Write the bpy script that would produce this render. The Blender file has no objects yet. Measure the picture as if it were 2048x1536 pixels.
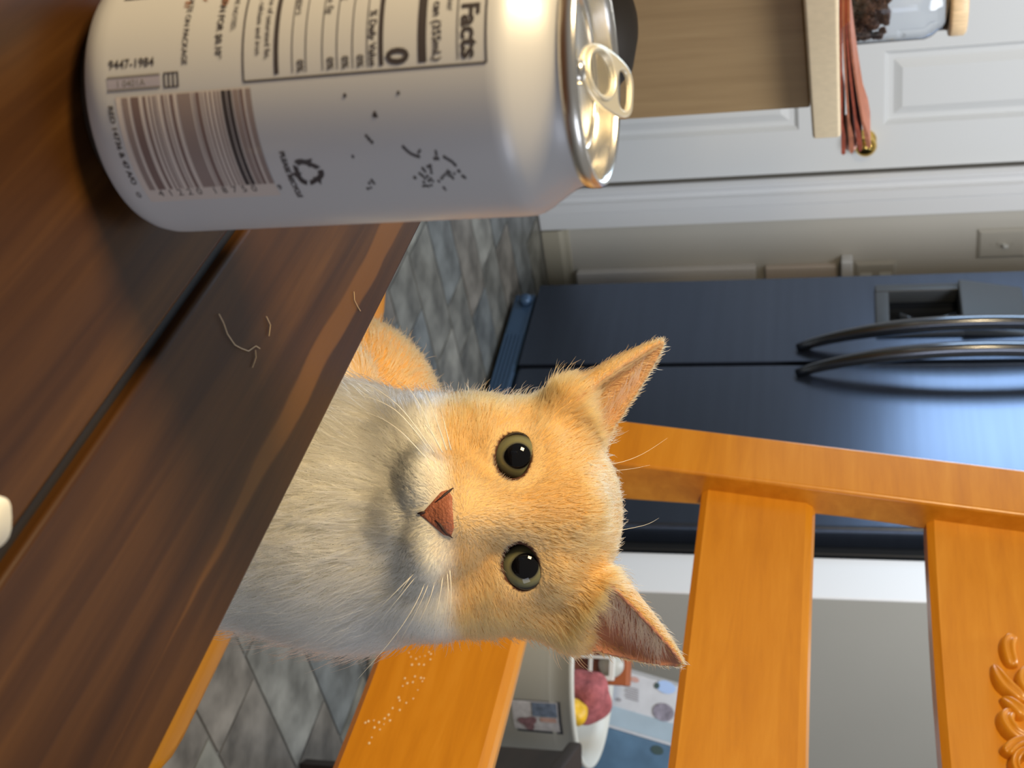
import bpy, bmesh, math, random
import numpy as np
from mathutils import Vector, Matrix, Euler

# ------------------------------------------------------------------ camera, world, lights, exposure
S = bpy.context.scene
COL = S.collection
F_PX, PITCH, ROLL, CAM_Z = 2450.0, .26671, -.00804, .928
FW = np.array([0, math.cos(PITCH), -math.sin(PITCH)])
_u = np.array([0, math.sin(PITCH), math.cos(PITCH)]); _r = np.array([1., 0, 0])
RT = math.cos(ROLL)*_r + math.sin(ROLL)*_u
UP = -math.sin(ROLL)*_r + math.cos(ROLL)*_u
CAM = np.array([0, 0, CAM_Z])
cd = bpy.data.cameras.new('camera'); cam = bpy.data.objects.new('camera', cd); COL.objects.link(cam)
cd.sensor_width = 36; cd.lens = F_PX/2048*36; cd.clip_start = .01
cX, cY, cZ = UP, -RT, -FW                     # the phone was held sideways: picture right is up
cam.matrix_world = Matrix(((cX[0], cY[0], cZ[0], 0), (cX[1], cY[1], cZ[1], 0), (cX[2], cY[2], cZ[2], CAM_Z), (0, 0, 0, 1)))
cd.dof.use_dof = True; cd.dof.focus_distance = .525; cd.dof.aperture_fstop = 24
S.camera = cam
S.view_settings.view_transform = 'Standard'; S.view_settings.look = 'None'
S.view_settings.exposure = 0.0; S.view_settings.gamma = 1.0; S.view_settings.use_curve_mapping = False
w = bpy.data.worlds.new('World'); S.world = w; w.use_nodes = True
w.node_tree.nodes['Background'].inputs[0].default_value = (.70, .68, .66, 1)
w.node_tree.nodes['Background'].inputs[1].default_value = .33

def area(name, loc, target, sx, sy, power, col):
    l = bpy.data.lights.new(name, 'AREA'); l.shape = 'RECTANGLE'; l.size = sx; l.size_y = sy; l.energy = power; l.color = col
    o = bpy.data.objects.new(name, l); COL.objects.link(o); o.location = loc
    o.rotation_euler = (Vector(target)-Vector(loc)).to_track_quat('-Z', 'Y').to_euler(); return o
area('window_daylight', (-1.80, 2.98, 1.72), (-1.80+.5, 2.98-.866, 1.72), 1.05, 1.15, 46, (.55, .76, 1.0))
area('cool_side_fill', (2.6, -.6, 1.6), (0, .8, .8), 1.2, 1.2, 18, (.78, .84, 1.0))  # added cool fill from the right, no window is modelled there
area('ceiling_lamp', (-.72, -.10, 1.55), (.05, .6, .78), .30, .30, 21.5, (1.0, .76, .43))
area('door_wall_fill', (.25, 1.55, 2.35), (-.25, 3.2, .9), .7, .7, 46, (.93, .96, 1.0))  # added fill aimed at the door wall to brighten it, no visible fixture

# ------------------------------------------------------------------ helpers
def ray(x, y): return FW + RT*((y-768)/F_PX) + UP*((x-1024)/F_PX)
def onz(x, y, z):
    d = ray(x, y); return CAM + d*((z-CAM_Z)/d[2])
def onplane(x, y, P, n):
    d = ray(x, y); return CAM + d*(((P-CAM)@n)/(d@n))
def atz(x, y, Z): return CAM + ray(x, y)*Z

def tag(o, label=None, cat=None, group=None, kind=None):
    if label: o['label'] = label
    if cat: o['category'] = cat
    if group: o['group'] = group
    if kind: o['kind'] = kind
    return o
def empty(name, loc, label=None, cat=None, group=None, kind=None, rot=None):
    o = bpy.data.objects.new(name, None); COL.objects.link(o); o.empty_display_size = .05
    o.location = Vector(loc)
    if rot is not None: o.rotation_euler = rot
    return tag(o, label, cat, group, kind)
def link(name, me, mat, parent=None, world=True, smooth=False):
    """vertices are in world space when world=True; keeps them there under the parent"""
    if smooth: me.polygons.foreach_set('use_smooth', [True]*len(me.polygons))
    o = bpy.data.objects.new(name, me); COL.objects.link(o)
    if mat is not None: me.materials.append(mat)
    if parent is not None:
        o.parent = parent
        if world:
            bpy.context.view_layer.update()
            o.matrix_parent_inverse = parent.matrix_world.inverted()
    return o
class MB:
    def __init__(s): s.v = []; s.f = []
    def add(s, vs, fs):
        b = len(s.v); s.v += [tuple(map(float, p)) for p in vs]; s.f += [tuple(i+b for i in f) for f in fs]; return s
    def box(s, O, ax, ay, az, lo, hi):
        """box in the frame (O; ax, ay, az) between lo and hi"""
        O, ax, ay, az = (np.asarray(q, float) for q in (O, ax, ay, az))
        vs = [O+ax*x+ay*y+az*z for z in (lo[2], hi[2]) for y in (lo[1], hi[1]) for x in (lo[0], hi[0])]
        fs = [(0, 2, 3, 1), (4, 5, 7, 6), (0, 1, 5, 4), (2, 6, 7, 3), (0, 4, 6, 2), (1, 3, 7, 5)]
        if np.dot(np.cross(ax, ay), az) < 0: fs = [f[::-1] for f in fs]
        return s.add(vs, fs)
    def lathe(s, prof, c=(0, 0, 0), n=48, ax=None):
        c = np.asarray(c, float); b = len(s.v); m = len(prof)
        if ax is None: X, Y, Z = np.eye(3)
        else: X, Y, Z = ax
        for i in range(n):
            t = 2*math.pi*i/n
            for r, h in prof: s.v.append(tuple(c+X*r*math.cos(t)+Y*r*math.sin(t)+Z*h))
        for i in range(n):
            j = (i+1) % n
            for k in range(m-1): s.f.append((b+i*m+k, b+j*m+k, b+j*m+k+1, b+i*m+k+1))
        return s
    def tube(s, pts, r, n=8, flat=1.0, ref=(0, 0, 1), cap=True):
        pts = [np.asarray(p, float) for p in pts]; b = len(s.v); m = len(pts)
        rs = r if hasattr(r, '__len__') else [r]*m; ref = np.asarray(ref, float)
        for i, p in enumerate(pts):
            t = pts[min(i+1, m-1)]-pts[max(i-1, 0)]; t = t/(np.linalg.norm(t)+1e-12)
            u = np.cross(t, ref); u = u/(np.linalg.norm(u)+1e-12); q = np.cross(u, t)
            for k in range(n):
                a = 2*math.pi*k/n
                s.v.append(tuple(p+u*rs[i]*math.cos(a)+q*rs[i]*flat*math.sin(a)))
        for i in range(m-1):
            for k in range(n):
                l = (k+1) % n; s.f.append((b+i*n+k, b+i*n+l, b+(i+1)*n+l, b+(i+1)*n+k))
        if cap:
            s.f.append(tuple(b+k for k in range(n))[::-1]); s.f.append(tuple(b+(m-1)*n+k for k in range(n)))
        return s
    def mesh(s, name):
        me = bpy.data.meshes.new(name); me.from_pydata(s.v, [], s.f); me.update(); return me
    def build(s, name, mat, parent=None, smooth=False, bevel=0, seg=2):
        o = link(name, s.mesh(name), mat, parent, True, smooth)
        if bevel:
            m = o.modifiers.new('bevel', 'BEVEL'); m.width = bevel; m.segments = seg; m.limit_method = 'ANGLE'; m.angle_limit = .6
            m.harden_normals = False
            o.data.polygons.foreach_set('use_smooth', [True]*len(o.data.polygons))
            wn = o.modifiers.new('normals', 'WEIGHTED_NORMAL'); wn.keep_sharp = False
        return o

def mat(name, col, rough=.5, metal=0, coat=0, spec=.5, noise=None, bump=None, trans=0, ior=1.45, emit=None):
    """noise = (scale, amount, stretch xyz) colour variation, bump = (scale, strength)"""
    m = bpy.data.materials.new(name); m.use_nodes = True; nt = m.node_tree; b = nt.nodes['Principled BSDF']
    b.inputs['Base Color'].default_value = (*col, 1); b.inputs['Roughness'].default_value = rough
    b.inputs['Metallic'].default_value = metal; b.inputs['Coat Weight'].default_value = coat
    b.inputs['Specular IOR Level'].default_value = spec; b.inputs['Transmission Weight'].default_value = trans
    b.inputs['IOR'].default_value = ior
    tc = nt.nodes.new('ShaderNodeTexCoord')
    if noise:
        mp = nt.nodes.new('ShaderNodeMapping'); nz = nt.nodes.new('ShaderNodeTexNoise'); rp = nt.nodes.new('ShaderNodeValToRGB')
        nt.links.new(tc.outputs['Object'], mp.inputs[0]); nt.links.new(mp.outputs[0], nz.inputs['Vector'])
        mp.inputs['Scale'].default_value = noise[2] if len(noise) > 2 else (1, 1, 1)
        nz.inputs['Scale'].default_value = noise[0]; nz.inputs['Detail'].default_value = 5
        k = noise[1]
        rp.color_ramp.elements[0].position = .3; rp.color_ramp.elements[1].position = .7
        rp.color_ramp.elements[0].color = (*[c*(1-k) for c in col], 1); rp.color_ramp.elements[1].color = (*[min(1, c*(1+k)) for c in col], 1)
        nt.links.new(nz.outputs['Fac'], rp.inputs[0]); nt.links.new(rp.outputs[0], b.inputs['Base Color'])
    if bump:
        nz2 = nt.nodes.new('ShaderNodeTexNoise'); bp = nt.nodes.new('ShaderNodeBump')
        nt.links.new(tc.outputs['Object'], nz2.inputs['Vector']); nz2.inputs['Scale'].default_value = bump[0]
        bp.inputs['Strength'].default_value = bump[1]; bp.inputs['Distance'].default_value = .002
        nt.links.new(nz2.outputs['Fac'], bp.inputs['Height']); nt.links.new(bp.outputs[0], b.inputs['Normal'])
    if emit:
        b.inputs['Emission Color'].default_value = (*emit[0], 1); b.inputs['Emission Strength'].default_value = emit[1]
    return m

def wood(name, stops, axis, nrm, across=46, along=2.2, rough=.35, coat=.3, bump=.15, figure=None):
    """board-grain wood: noise stretched along axis; stops = [(pos, colour)]"""
    m = bpy.data.materials.new(name); m.use_nodes = True; nt = m.node_tree; b = nt.nodes['Principled BSDF']
    tc = nt.nodes.new('ShaderNodeTexCoord'); geo = nt.nodes.new('ShaderNodeNewGeometry')
    ax = np.asarray(axis, float); nr = np.asarray(nrm, float); th = np.cross(ax, nr)
    comb = nt.nodes.new('ShaderNodeCombineXYZ')
    for k, (v, sc) in enumerate(((ax, along), (nr, across), (th, across))):
        d = nt.nodes.new('ShaderNodeVectorMath'); d.operation = 'DOT_PRODUCT'; d.inputs[1].default_value = tuple(v*sc)
        nt.links.new(geo.outputs['Position'], d.inputs[0]); nt.links.new(d.outputs['Value'], comb.inputs[k])
    oi = nt.nodes.new('ShaderNodeObjectInfo'); ad = nt.nodes.new('ShaderNodeVectorMath'); ad.operation = 'ADD'
    sc = nt.nodes.new('ShaderNodeVectorMath'); sc.operation = 'SCALE'; sc.inputs[0].default_value = (13, 7, 5)
    nt.links.new(oi.outputs['Random'], sc.inputs['Scale'])
    nt.links.new(comb.outputs[0], ad.inputs[0]); nt.links.new(sc.outputs[0], ad.inputs[1])
    nz = nt.nodes.new('ShaderNodeTexNoise'); nz.inputs['Scale'].default_value = 1; nz.inputs['Detail'].default_value = 6; nz.inputs['Roughness'].default_value = .62
    nz.inputs['Distortion'].default_value = .35
    nt.links.new(ad.outputs[0], nz.inputs['Vector'])
    rp = nt.nodes.new('ShaderNodeValToRGB'); cr = rp.color_ramp
    while len(cr.elements) < len(stops): cr.elements.new(.5)
    for e, (p, c) in zip(cr.elements, stops): e.position = p; e.color = (*c, 1)
    nt.links.new(nz.outputs['Fac'], rp.inputs[0]); nt.links.new(rp.outputs[0], b.inputs['Base Color'])
    bp = nt.nodes.new('ShaderNodeBump'); bp.inputs['Strength'].default_value = bump; bp.inputs['Distance'].default_value = .001
    nt.links.new(nz.outputs['Fac'], bp.inputs['Height']); nt.links.new(bp.outputs[0], b.inputs['Normal'])
    if figure:                                       # one pale tapering flame of grain: (offset across, half width, start along, end along, colour)
        c0, hw, s0, s1, fc = figure
        dn = nt.nodes.new('ShaderNodeVectorMath'); dn.operation = 'DOT_PRODUCT'; dn.inputs[1].default_value = tuple(nr)
        ds = nt.nodes.new('ShaderNodeVectorMath'); ds.operation = 'DOT_PRODUCT'; ds.inputs[1].default_value = tuple(ax)
        for q in (dn, ds): nt.links.new(geo.outputs['Position'], q.inputs[0])
        n2 = nt.nodes.new('ShaderNodeTexNoise'); n2.inputs['Scale'].default_value = 14; nt.links.new(geo.outputs['Position'], n2.inputs['Vector'])
        def mth(op, a, b_):
            k = nt.nodes.new('ShaderNodeMath'); k.operation = op
            for i_, v in enumerate((a, b_)):
                if hasattr(v, 'is_linked'): nt.links.new(v, k.inputs[i_])
                else: k.inputs[i_].default_value = v
            return k.outputs[0]
        wv = mth('MULTIPLY', mth('SUBTRACT', n2.outputs['Fac'], .5), .012)
        dist = mth('ABSOLUTE', mth('SUBTRACT', mth('ADD', dn.outputs['Value'], wv), c0), 0)
        mr = nt.nodes.new('ShaderNodeMapRange'); nt.links.new(ds.outputs['Value'], mr.inputs['Value'])
        mr.inputs['From Min'].default_value = s0; mr.inputs['From Max'].default_value = s1; mr.inputs['To Min'].default_value = 0; mr.inputs['To Max'].default_value = hw
        md = nt.nodes.new('ShaderNodeMapRange'); nt.links.new(mth('SUBTRACT', mr.outputs[0], dist), md.inputs['Value'])
        md.inputs['From Min'].default_value = -.0004; md.inputs['From Max'].default_value = .0012
        mx = nt.nodes.new('ShaderNodeMix'); mx.data_type = 'RGBA'; nt.links.new(mth('MULTIPLY', md.outputs[0], .75), mx.inputs['Factor'])
        nt.links.new(rp.outputs[0], mx.inputs['A']); mx.inputs['B'].default_value = (*fc, 1); nt.links.new(mx.outputs['Result'], b.inputs['Base Color'])
    b.inputs['Roughness'].default_value = rough; b.inputs['Coat Weight'].default_value = coat; b.inputs['Coat Roughness'].default_value = .18
    return m

Zv = np.array([0, 0, 1.])
AX = np.array([.618, -.786, 0]); NX = np.array([.786, .618, 0])      # table edge direction, and away from the viewer
DF = np.array([.68, -.733, 0]); DF /= np.linalg.norm(DF); NF = np.array([-DF[1], DF[0], 0])   # fridge front, into the fridge
PF = np.array([-.2805, 3.4, 0])
D1 = np.array([.866, .5, 0]); N1 = np.array([.5, -.866, 0]); PW = np.array([-.41, 3.82, 0])    # door wall, towards the room

# materials
M_table = wood('dark_table_wood', [(.30, (.021, .0072, .0018)), (.48, (.042, .0155, .003)), (.60, (.062, .0245, .0048)), (.75, (.10, .042, .009))], AX, NX, 60, 3.0, .38, .0, .12)
M_table.node_tree.nodes['Principled BSDF'].inputs['Specular IOR Level'].default_value = .22
M_table_e = wood('dark_table_wood_flame', [(.30, (.021, .0072, .0018)), (.48, (.042, .0155, .003)), (.60, (.062, .0245, .0048)), (.75, (.10, .042, .009))], AX, NX, 60, 3.0, .38, .0, .12, (.2375, .006, -.185, -.30, (.135, .055, .0095)))
M_table_e.node_tree.nodes['Principled BSDF'].inputs['Specular IOR Level'].default_value = .22
M_chair = wood('honey_chair_wood', [(.25, (.56, .215, .010)), (.5, (.66, .27, .014)), (.75, (.74, .33, .028))], AX, NX, 60, 5, .32, .35, .02)
M_gap = mat('dark_groove', (.012, .008, .006), .7)
M_wall = mat('greige_wall_paint', (.48, .46, .41), .75, noise=(3, .03), bump=(180, .15))
M_wallr = mat('grey_wall_paint', (.335, .33, .30), .6, noise=(3, .03), bump=(180, .12))
M_trim = mat('white_trim_paint', (.72, .73, .74), .35)
M_door = mat('white_door_paint', (.70, .715, .715), .42, bump=(60, .05))
M_plate = mat('switch_plate_plastic', (.42, .40, .35), .35)
M_brass = mat('polished_brass', (.92, .62, .16), .12, 1.0)
M_fridge = mat('dark_stainless_steel', (.092, .112, .155), .27, .9, noise=(2.0, .05, (1, 1, 30)))
M_fridge_d = mat('charcoal_fridge_plastic', (.018, .02, .023), .4)
M_grille = mat('blue_grey_kick_grille', (.06, .11, .19), .35, .3)
M_handle = mat('dark_polished_handle', (.16, .17, .19), .16, 1.0)
M_panel = mat('dispenser_panel', (.055, .06, .065), .3)
M_oak = wood('tan_laminate_cabinet', [(.3, (.30, .19, .085)), (.55, (.36, .235, .11)), (.75, (.40, .27, .13))], Zv, np.array([.22, .976, 0]), 30, 3, .5, .05, .03)
M_counter = mat('beige_laminate', (.66, .54, .36), .45, noise=(90, .05))
M_white = mat('white_plastic', (.66, .67, .64), .4)
M_black = mat('black_matt_plastic', (.016, .013, .010), .6, spec=.2)

# ------------------------------------------------------------------ setting
def tiled_floor():
    base = MB().box((0, 0, 0), (1, 0, 0), (0, 1, 0), Zv, (-3.2, -1.6, -.03), (3.2, 4.9, -.0025)).build('floor', mat('tile_grout', (.125, .12, .105), .8), None)
    tag(base, 'slate-look stone tile floor under the chair', None, None, 'structure')
    mats = []
    for k, c in enumerate(((.15, .145, .122), (.13, .125, .108), (.18, .172, .148), (.14, .125, .105), (.115, .12, .115))):
        mats.append(mat('slate_tile_%s' % 'abcde'[k], c, .38, spec=.5, noise=(11, .6), bump=(22, .35)))
    rnd = random.Random(4); L, Wd = .30, .15
    meshes = []
    def tile_mesh(w_, l_, m):
        me = MB().box((0, 0, 0), (1, 0, 0), (0, 1, 0), Zv, (-l_/2, -w_/2, -.008), (l_/2, w_/2, 0)).mesh('tile'); me.materials.append(m); return me
    for m in mats: meshes.append((tile_mesh(Wd-.006, L-.006, m), tile_mesh(Wd-.006, L/2-.006, m)))
    ang = math.atan2(NX[1], NX[0]); cnt = 0
    for j in range(-30, 18):
        s = j*Wd; off = rnd.random()*L; x = .3+off-L
        while x < 4.1:
            half = rnd.random() < .3; l_ = L/2 if half else L
            c = NX*(x+l_/2)+AX*s; x += l_
            U = c[0]/max(c[1], .1)
            v_ = np.array([c[0], c[1], 0])-CAM; dz = v_@FW
            qx, qy = 1024+F_PX*(v_@UP)/dz, 768+F_PX*(v_@RT)/dz
            if not (c[1] > .8 and qy > 300 and qy < 1850 and qx < 1200 and qx-840+(qy-455)*.4995 > -110): continue
            if (c-PF)@NF > .12 and (c-PF)@DF > 0: continue
            if (c-PW)@N1 < .09 or cnt >= 295: continue
            o = bpy.data.objects.new('tile', rnd.choice(meshes)[1 if half else 0]); COL.objects.link(o)
            o.parent = base; o.location = (c[0], c[1], rnd.uniform(-.001, .0008)); o.rotation_euler = (0, 0, ang); cnt += 1
tiled_floor()

# door wall
def w1(s, d, z): return PW + D1*s + N1*d + Zv*z
MB().box(PW, D1, N1, Zv, (-3.4, -.12, 0), (-1.06, 0, 2.5)).box(PW, D1, N1, Zv, (-.20, -.12, 0), (2.3, 0, 2.5)).box(PW, D1, N1, Zv, (-1.06, -.12, 2.06), (-.2, 0, 2.5)).build('wall_back', M_wall)['kind'] = 'structure'
def prism(prof, O, ax, ay, az, z0, z1):
    """profile (x, y) list in (ax, ay), swept along az"""
    m = MB(); n_ = len(prof); vs = [O+ax*x+ay*y+az*z for z in (z0, z1) for x, y in prof]
    fs = [(i, (i+1) % n_, n_+(i+1) % n_, n_+i) for i in range(n_)] + [tuple(range(n_))[::-1], tuple(range(n_, 2*n_))]
    return m.add(vs, fs)
cas = [(-.225, 0), (-.225, .012), (-.217, .022), (-.205, .022), (-.200, .014), (-.185, .014), (-.178, .026), (-.150, .026), (-.146, .018), (-.095, .016), (-.09, 0)]
o = prism(cas, PW, D1, N1, Zv, 0, 2.10).build('trim_1', M_trim); o['kind'] = 'structure'; o['label'] = 'moulded white door casing beside the panelled door'
cas2 = [(-1.06-(x+.2), y) for x, y in cas]
o = prism(cas2, PW, D1, N1, Zv, 0, 2.10).build('trim_2', M_trim); o['kind'] = 'structure'
bb = [(0, 0), (.016, 0), (.016, .055), (.009, .068), (.006, .082), (0, .085)]
o = prism([(y, z) for y, z in bb], PW, N1, Zv, D1, -.09, 2.2).build('baseboard_back', mat('greige_baseboard', (.40, .37, .29), .4)); o['kind'] = 'structure'
# six panel door
dr = empty('door_1', w1(-.62, 0, 0), 'white six-panel interior door with a round brass knob', None, None, 'structure')
slab = MB()
xs = [-1.055, -.945, -.715, -.575, -.365, -.235]   # stile, panel, mullion, panel, stile
zs = [.02, .23, .80, 1.035, 1.60, 1.70, 1.92, 2.05]
for i in range(5):
    for j in range(7):
        if i in (1, 3) and j in (1, 3, 5): continue
        slab.box(PW, D1, N1, Zv, (xs[i], -.045, zs[j]), (xs[i+1], -.005, zs[j+1]))
slab.build('door_slab', M_door, dr)
for i in (1, 3):
    for j in (1, 3, 5):
        x0, x1, z0, z1 = xs[i], xs[i+1], zs[j], zs[j+1]; m = MB()
        rings = [(0, -.005), (.012, -.018), (.026, -.018), (.05, -.007)]
        vs = []
        for q, d in rings:
            vs += [w1(x0+q, d, z0+q), w1(x1-q, d, z0+q), w1(x1-q, d, z1-q), w1(x0+q, d, z1-q)]
        fs = []
        for r_ in range(3):
            for e in range(4): fs.append((r_*4+e, r_*4+(e+1) % 4, r_*4+4+(e+1) % 4, r_*4+4+e))
        fs.append((12, 13, 14, 15)); m.add(vs, fs); m.build('door_panel', M_door, dr)
knob = MB().lathe([(.0, 0), (.03, 0), (.031, .005), (.014, .012), (.012, .032), (.026, .042), (.031, .056), (.027, .069), (.014, .077), (0, .078)], w1(-.325, -.005, .985), 32, (D1, Zv, N1))
knob.build('door_knob', M_brass, dr, True)

# the daylight window further left on the door wall
wn = empty('window_1', w1(-1.72, 0, 1.1), 'white framed window left of the panelled door', None, None, 'structure')
for lo, hi in (((-2.36, .0, 1.06), (-2.26, .03, 2.34)), ((-1.20, .0, 1.06), (-1.10, .03, 2.34)), ((-2.26, .0, 2.30), (-1.20, .03, 2.36))): MB().box(PW, D1, N1, Zv, lo, hi).build('casing', M_trim, wn)
MB().box(PW, D1, N1, Zv, (-2.40, 0, 1.03), (-1.08, .06, 1.07)).build('sill', M_trim, wn)
# framed panel low on the door wall beside the fridge
fp = empty('access_panel', w1(.3, 0, .1), 'white framed access panel low on the wall beside the fridge', 'panel')
M_fp = mat('off_white_panel_paint', (.70, .68, .66), .45)
MB().box(PW, D1, N1, Zv, (.05, 0, .10), (.095, .035, .66)).box(PW, D1, N1, Zv, (.095, 0, .10), (.52, .035, .145)).box(PW, D1, N1, Zv, (.095, 0, .615), (.52, .035, .66)).box(PW, D1, N1, Zv, (.52, 0, .10), (.565, .035, .66)).build('frame', M_fp, fp, False, .003)
MB().box(PW, D1, N1, Zv, (.095, 0, .145), (.52, .012, .615)).build('infill', mat('pale_tan_panel', (.50, .44, .36), .5), fp)
MB().box(PW, D1, N1, Zv, (.055, 0, .69), (.56, .03, .90)).build('upper_board', mat('warm_beige_board', (.62, .54, .47), .5), fp, False, .004)
MB().box(PW, D1, N1, Zv, (.03, 0, .915), (.58, .06, .948)).build('ledge', M_trim, fp, False, .004)
def plate(name, s0, s1, z0, z1, label, toggle):
    p = empty(name, w1((s0+s1)/2, 0, z0), label, 'switch plate' if toggle else 'outlet plate')
    vs = []
    for q, d in ((0, 0), (0, .004), (.009, .011)):
        vs += [w1(s0+q, d, z0+q), w1(s1-q, d, z0+q), w1(s1-q, d, z1-q), w1(s0+q, d, z1-q)]
    fs = [(r_*4+e, r_*4+(e+1) % 4, r_*4+4+(e+1) % 4, r_*4+4+e) for r_ in range(2) for e in range(4)] + [(8, 9, 10, 11)]
    MB().add(vs, fs).build('cover', M_plate, p)
    sm, zm = (s0+s1)/2, (z0+z1)/2
    if toggle:
        MB().box(PW, D1, N1, Zv, (sm-.006, .011, zm-.013), (sm+.006, .014, zm+.013)).build('collar', M_plate, p)
        MB().box(w1(sm, .013, zm), D1, N1+Zv*.5, Zv, (-.004, 0, -.006), (.004, .018, .006)).build('toggle', M_white, p, False, .001)
        for dz in (-.03, .03): MB().lathe([(0, .002), (.003, .0015), (.0035, 0)], w1(sm, .011, zm+dz), 10, (D1, Zv, N1)).build('screw', M_plate, p)
    else:
        for dz in (-.028, .028): MB().box(PW, D1, N1, Zv, (sm-.014, .011, zm+dz-.017), (sm+.014, .013, zm+dz+.017)).build('socket', M_white, p, False, .002)
plate('switch_plate', -.036, .056, 1.30, 1.435, 'greige toggle switch plate on the wall between door casing and fridge', True)
plate('outlet_plate', .055, .15, .955, 1.075, 'greige outlet plate just above the white ledge, half behind the fridge', False)

# right wall with cased end, and the alcove behind the fridge
DWR = np.array([.85, .527, 0]); DWR /= np.linalg.norm(DWR); NWR = np.array([DWR[1], -DWR[0], 0]); PWR = PF+DF*1.036+NF*.05
MB().box(PWR, DWR, -NWR, Zv, (0, 0, 0), (2.0, .05, 2.5)).build('wall_right', M_wallr)['kind'] = 'structure'
o = MB().box(PF, DF, NF, Zv, (.928, .045, 0), (1.036, .063, 2.5)).build('trim_3', M_trim, None, False, .003); o['kind'] = 'structure'; o['label'] = 'flat white trim board between fridge and grey wall'
o = prism(bb, PWR, NWR, Zv, DWR, .02, 1.9).build('baseboard_right', M_trim); o['kind'] = 'structure'

# ------------------------------------------------------------------ refrigerator
fg = empty('refrigerator', PF+DF*.45+NF*.35, 'dark stainless side-by-side refrigerator with bowed handles and dispenser', 'refrigerator')
B = lambda lo, hi: MB().box(PF, DF, NF, Zv, lo, hi)
B((.0, .075, .03), (.895, .72, 1.76)).build('cabinet', M_fridge_d, fg, False, .006)
d0, d1_ = .0, .068
fd = MB()
hx0, hx1, hz0, hz1 = .075, .232, 1.03, 1.33
for lo, hi in (((0, d0, .085), (hx0, d1_, 1.75)), ((hx1, d0, .085), (.3365, d1_, 1.75)), ((hx0, d0, .085), (hx1, d1_, hz0)), ((hx0, d0, hz1), (hx1, d1_, 1.75))):
    fd.box(PF, DF, NF, Zv, lo, hi)
fd.build('freezer_door', M_fridge, fg)
B((.3445, d0, .085), (.885, d1_, 1.75)).build('fridge_door', M_fridge, fg, False, .012, 3)
gr = B((.02, .012, .012), (.87, .07, .075)).build('kick_grille', M_grille, fg, False, .008)
for k in range(5): B((.20, .006, .02+k*.011), (.86, .012, .026+k*.011)).build('slat', M_grille, gr)
MB().lathe([(0, 0), (.018, 0), (.018, .02), (.012, .026), (0, .026)], PF+DF*.06+NF*.015+Zv*.052, 20, (DF, Zv, -NF)).build('foot_cover', M_grille, fg, True)
dp = B((hx0, .055, hz0), (hx1, .067, hz1)).build('dispenser', M_fridge_d, fg)
bz = MB()
for lo, hi in (((.055, -.014, 1.00), (.083, .03, 1.21)), ((.224, -.014, 1.00), (.248, .03, 1.21)), ((.083, -.014, 1.0), (.224, .03, 1.035))): bz.box(PF, DF, NF, Zv, lo, hi)
bz.build('bezel', M_panel, dp, False, .005)
MB().add([PF+DF*x+NF*d+Zv*z for x, z, d in ((.06, 1.205, -.03), (.246, 1.205, -.03), (.256, 1.36, -.006), (.07, 1.36, -.006), (.06, 1.205, .05), (.246, 1.205, .05), (.256, 1.36, .05), (.07, 1.36, .05))],
         [(0, 1, 2, 3), (7, 6, 5, 4), (0, 4, 5, 1), (1, 5, 6, 2), (2, 6, 7, 3), (3, 7, 4, 0)]).build('control_panel', M_panel, dp, False, .006)
MB().tube([PF+DF*.15+NF*.03+Zv*1.20, PF+DF*.15+NF*.035+Zv*1.12, PF+DF*.15+NF*.03+Zv*1.06], [.02, .026, .022], 14).build('paddle', mat('glossy_paddle', (.03, .032, .035), .12), dp, True)
for sc_ in (.292, .388):
    pts = []
    for k in range(25):
        t = k/24; z = .81+.86*t; bow = .074*(1-(2*t-1)**2)**.8
        pts.append(PF+DF*sc_-NF*(.004+bow)+Zv*z)
    MB().tube(pts, [.011+.006*min(1, 4*min(k/24, 1-k/24)) for k in range(25)], 14, 1.15, NF).build('door_handle', M_handle, fg, True)

# ------------------------------------------------------------------ island counter with its things (far left)
E1 = np.array([.22, .976, 0]); E1 /= np.linalg.norm(E1); EN = np.array([-E1[1], E1[0], 0])    # along the end, into the island
PI = np.array([-.374, 1.95, 0])                                                          # right front corner of the top
isl = empty('kitchen_island', PI+EN*.4-E1*.4, 'tan island cabinet with a thick beige counter, behind the can', 'island')
MB().box(PI, E1, EN, Zv, (-1.15, .03, .09), (-.05, .9, .878)).build('cabinet', M_oak, isl, False, .003)
MB().box(PI, E1, EN, Zv, (-1.12, .07, 0), (-.10, .86, .09)).build('toe_kick', M_black, isl)
MB().box(PI, E1, EN, Zv, (-1.2, 0, .88), (0, .95, .922)).build('countertop', M_counter, isl, False, .005, 3)
# folded rust cloth: layers that open towards the counter's right end
M_cloth = mat('rust_red_cloth', (.25, .05, .024), .8, noise=(60, .25), bump=(300, .3))
M_cloth2 = mat('pale_terracotta_cloth', (.33, .115, .06), .8, noise=(60, .2))
cl = empty('folded_cloth', PI-E1*.2+EN*.1+Zv*.922, 'rust red cloth folded in layers on the beige counter end', 'cloth')
for k in range(4):
    h = .9225+k*.0035; lift = .0095*k
    prof = []
    top = []
    for i in range(9):
        t = i/8; s_ = -.32+.41*t
        prof.append((s_, h+lift*t**1.3)); top.append((s_, h+.003+lift*t**1.3+.0035*(t > .85)))
    pr = prof+[(.105-.006*abs(k-1.5), h+lift+.003)]+top[::-1]
    prism([(a_, b_) for a_, b_ in pr], PI, E1, Zv, EN, .012+.003*k, .105-.008*k).build('fold', (M_cloth, M_cloth2)[k % 2], cl)
MB().tube([PI+E1*.103+EN*.03+Zv*.937, PI+E1*.114+EN*.05+Zv*.9385, PI+E1*.105+EN*.085+Zv*.937], [.010, .012, .010], 12).build('rolled_hem', mat('faded_pink_hem', (.50, .27, .22), .8), cl, True)
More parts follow.
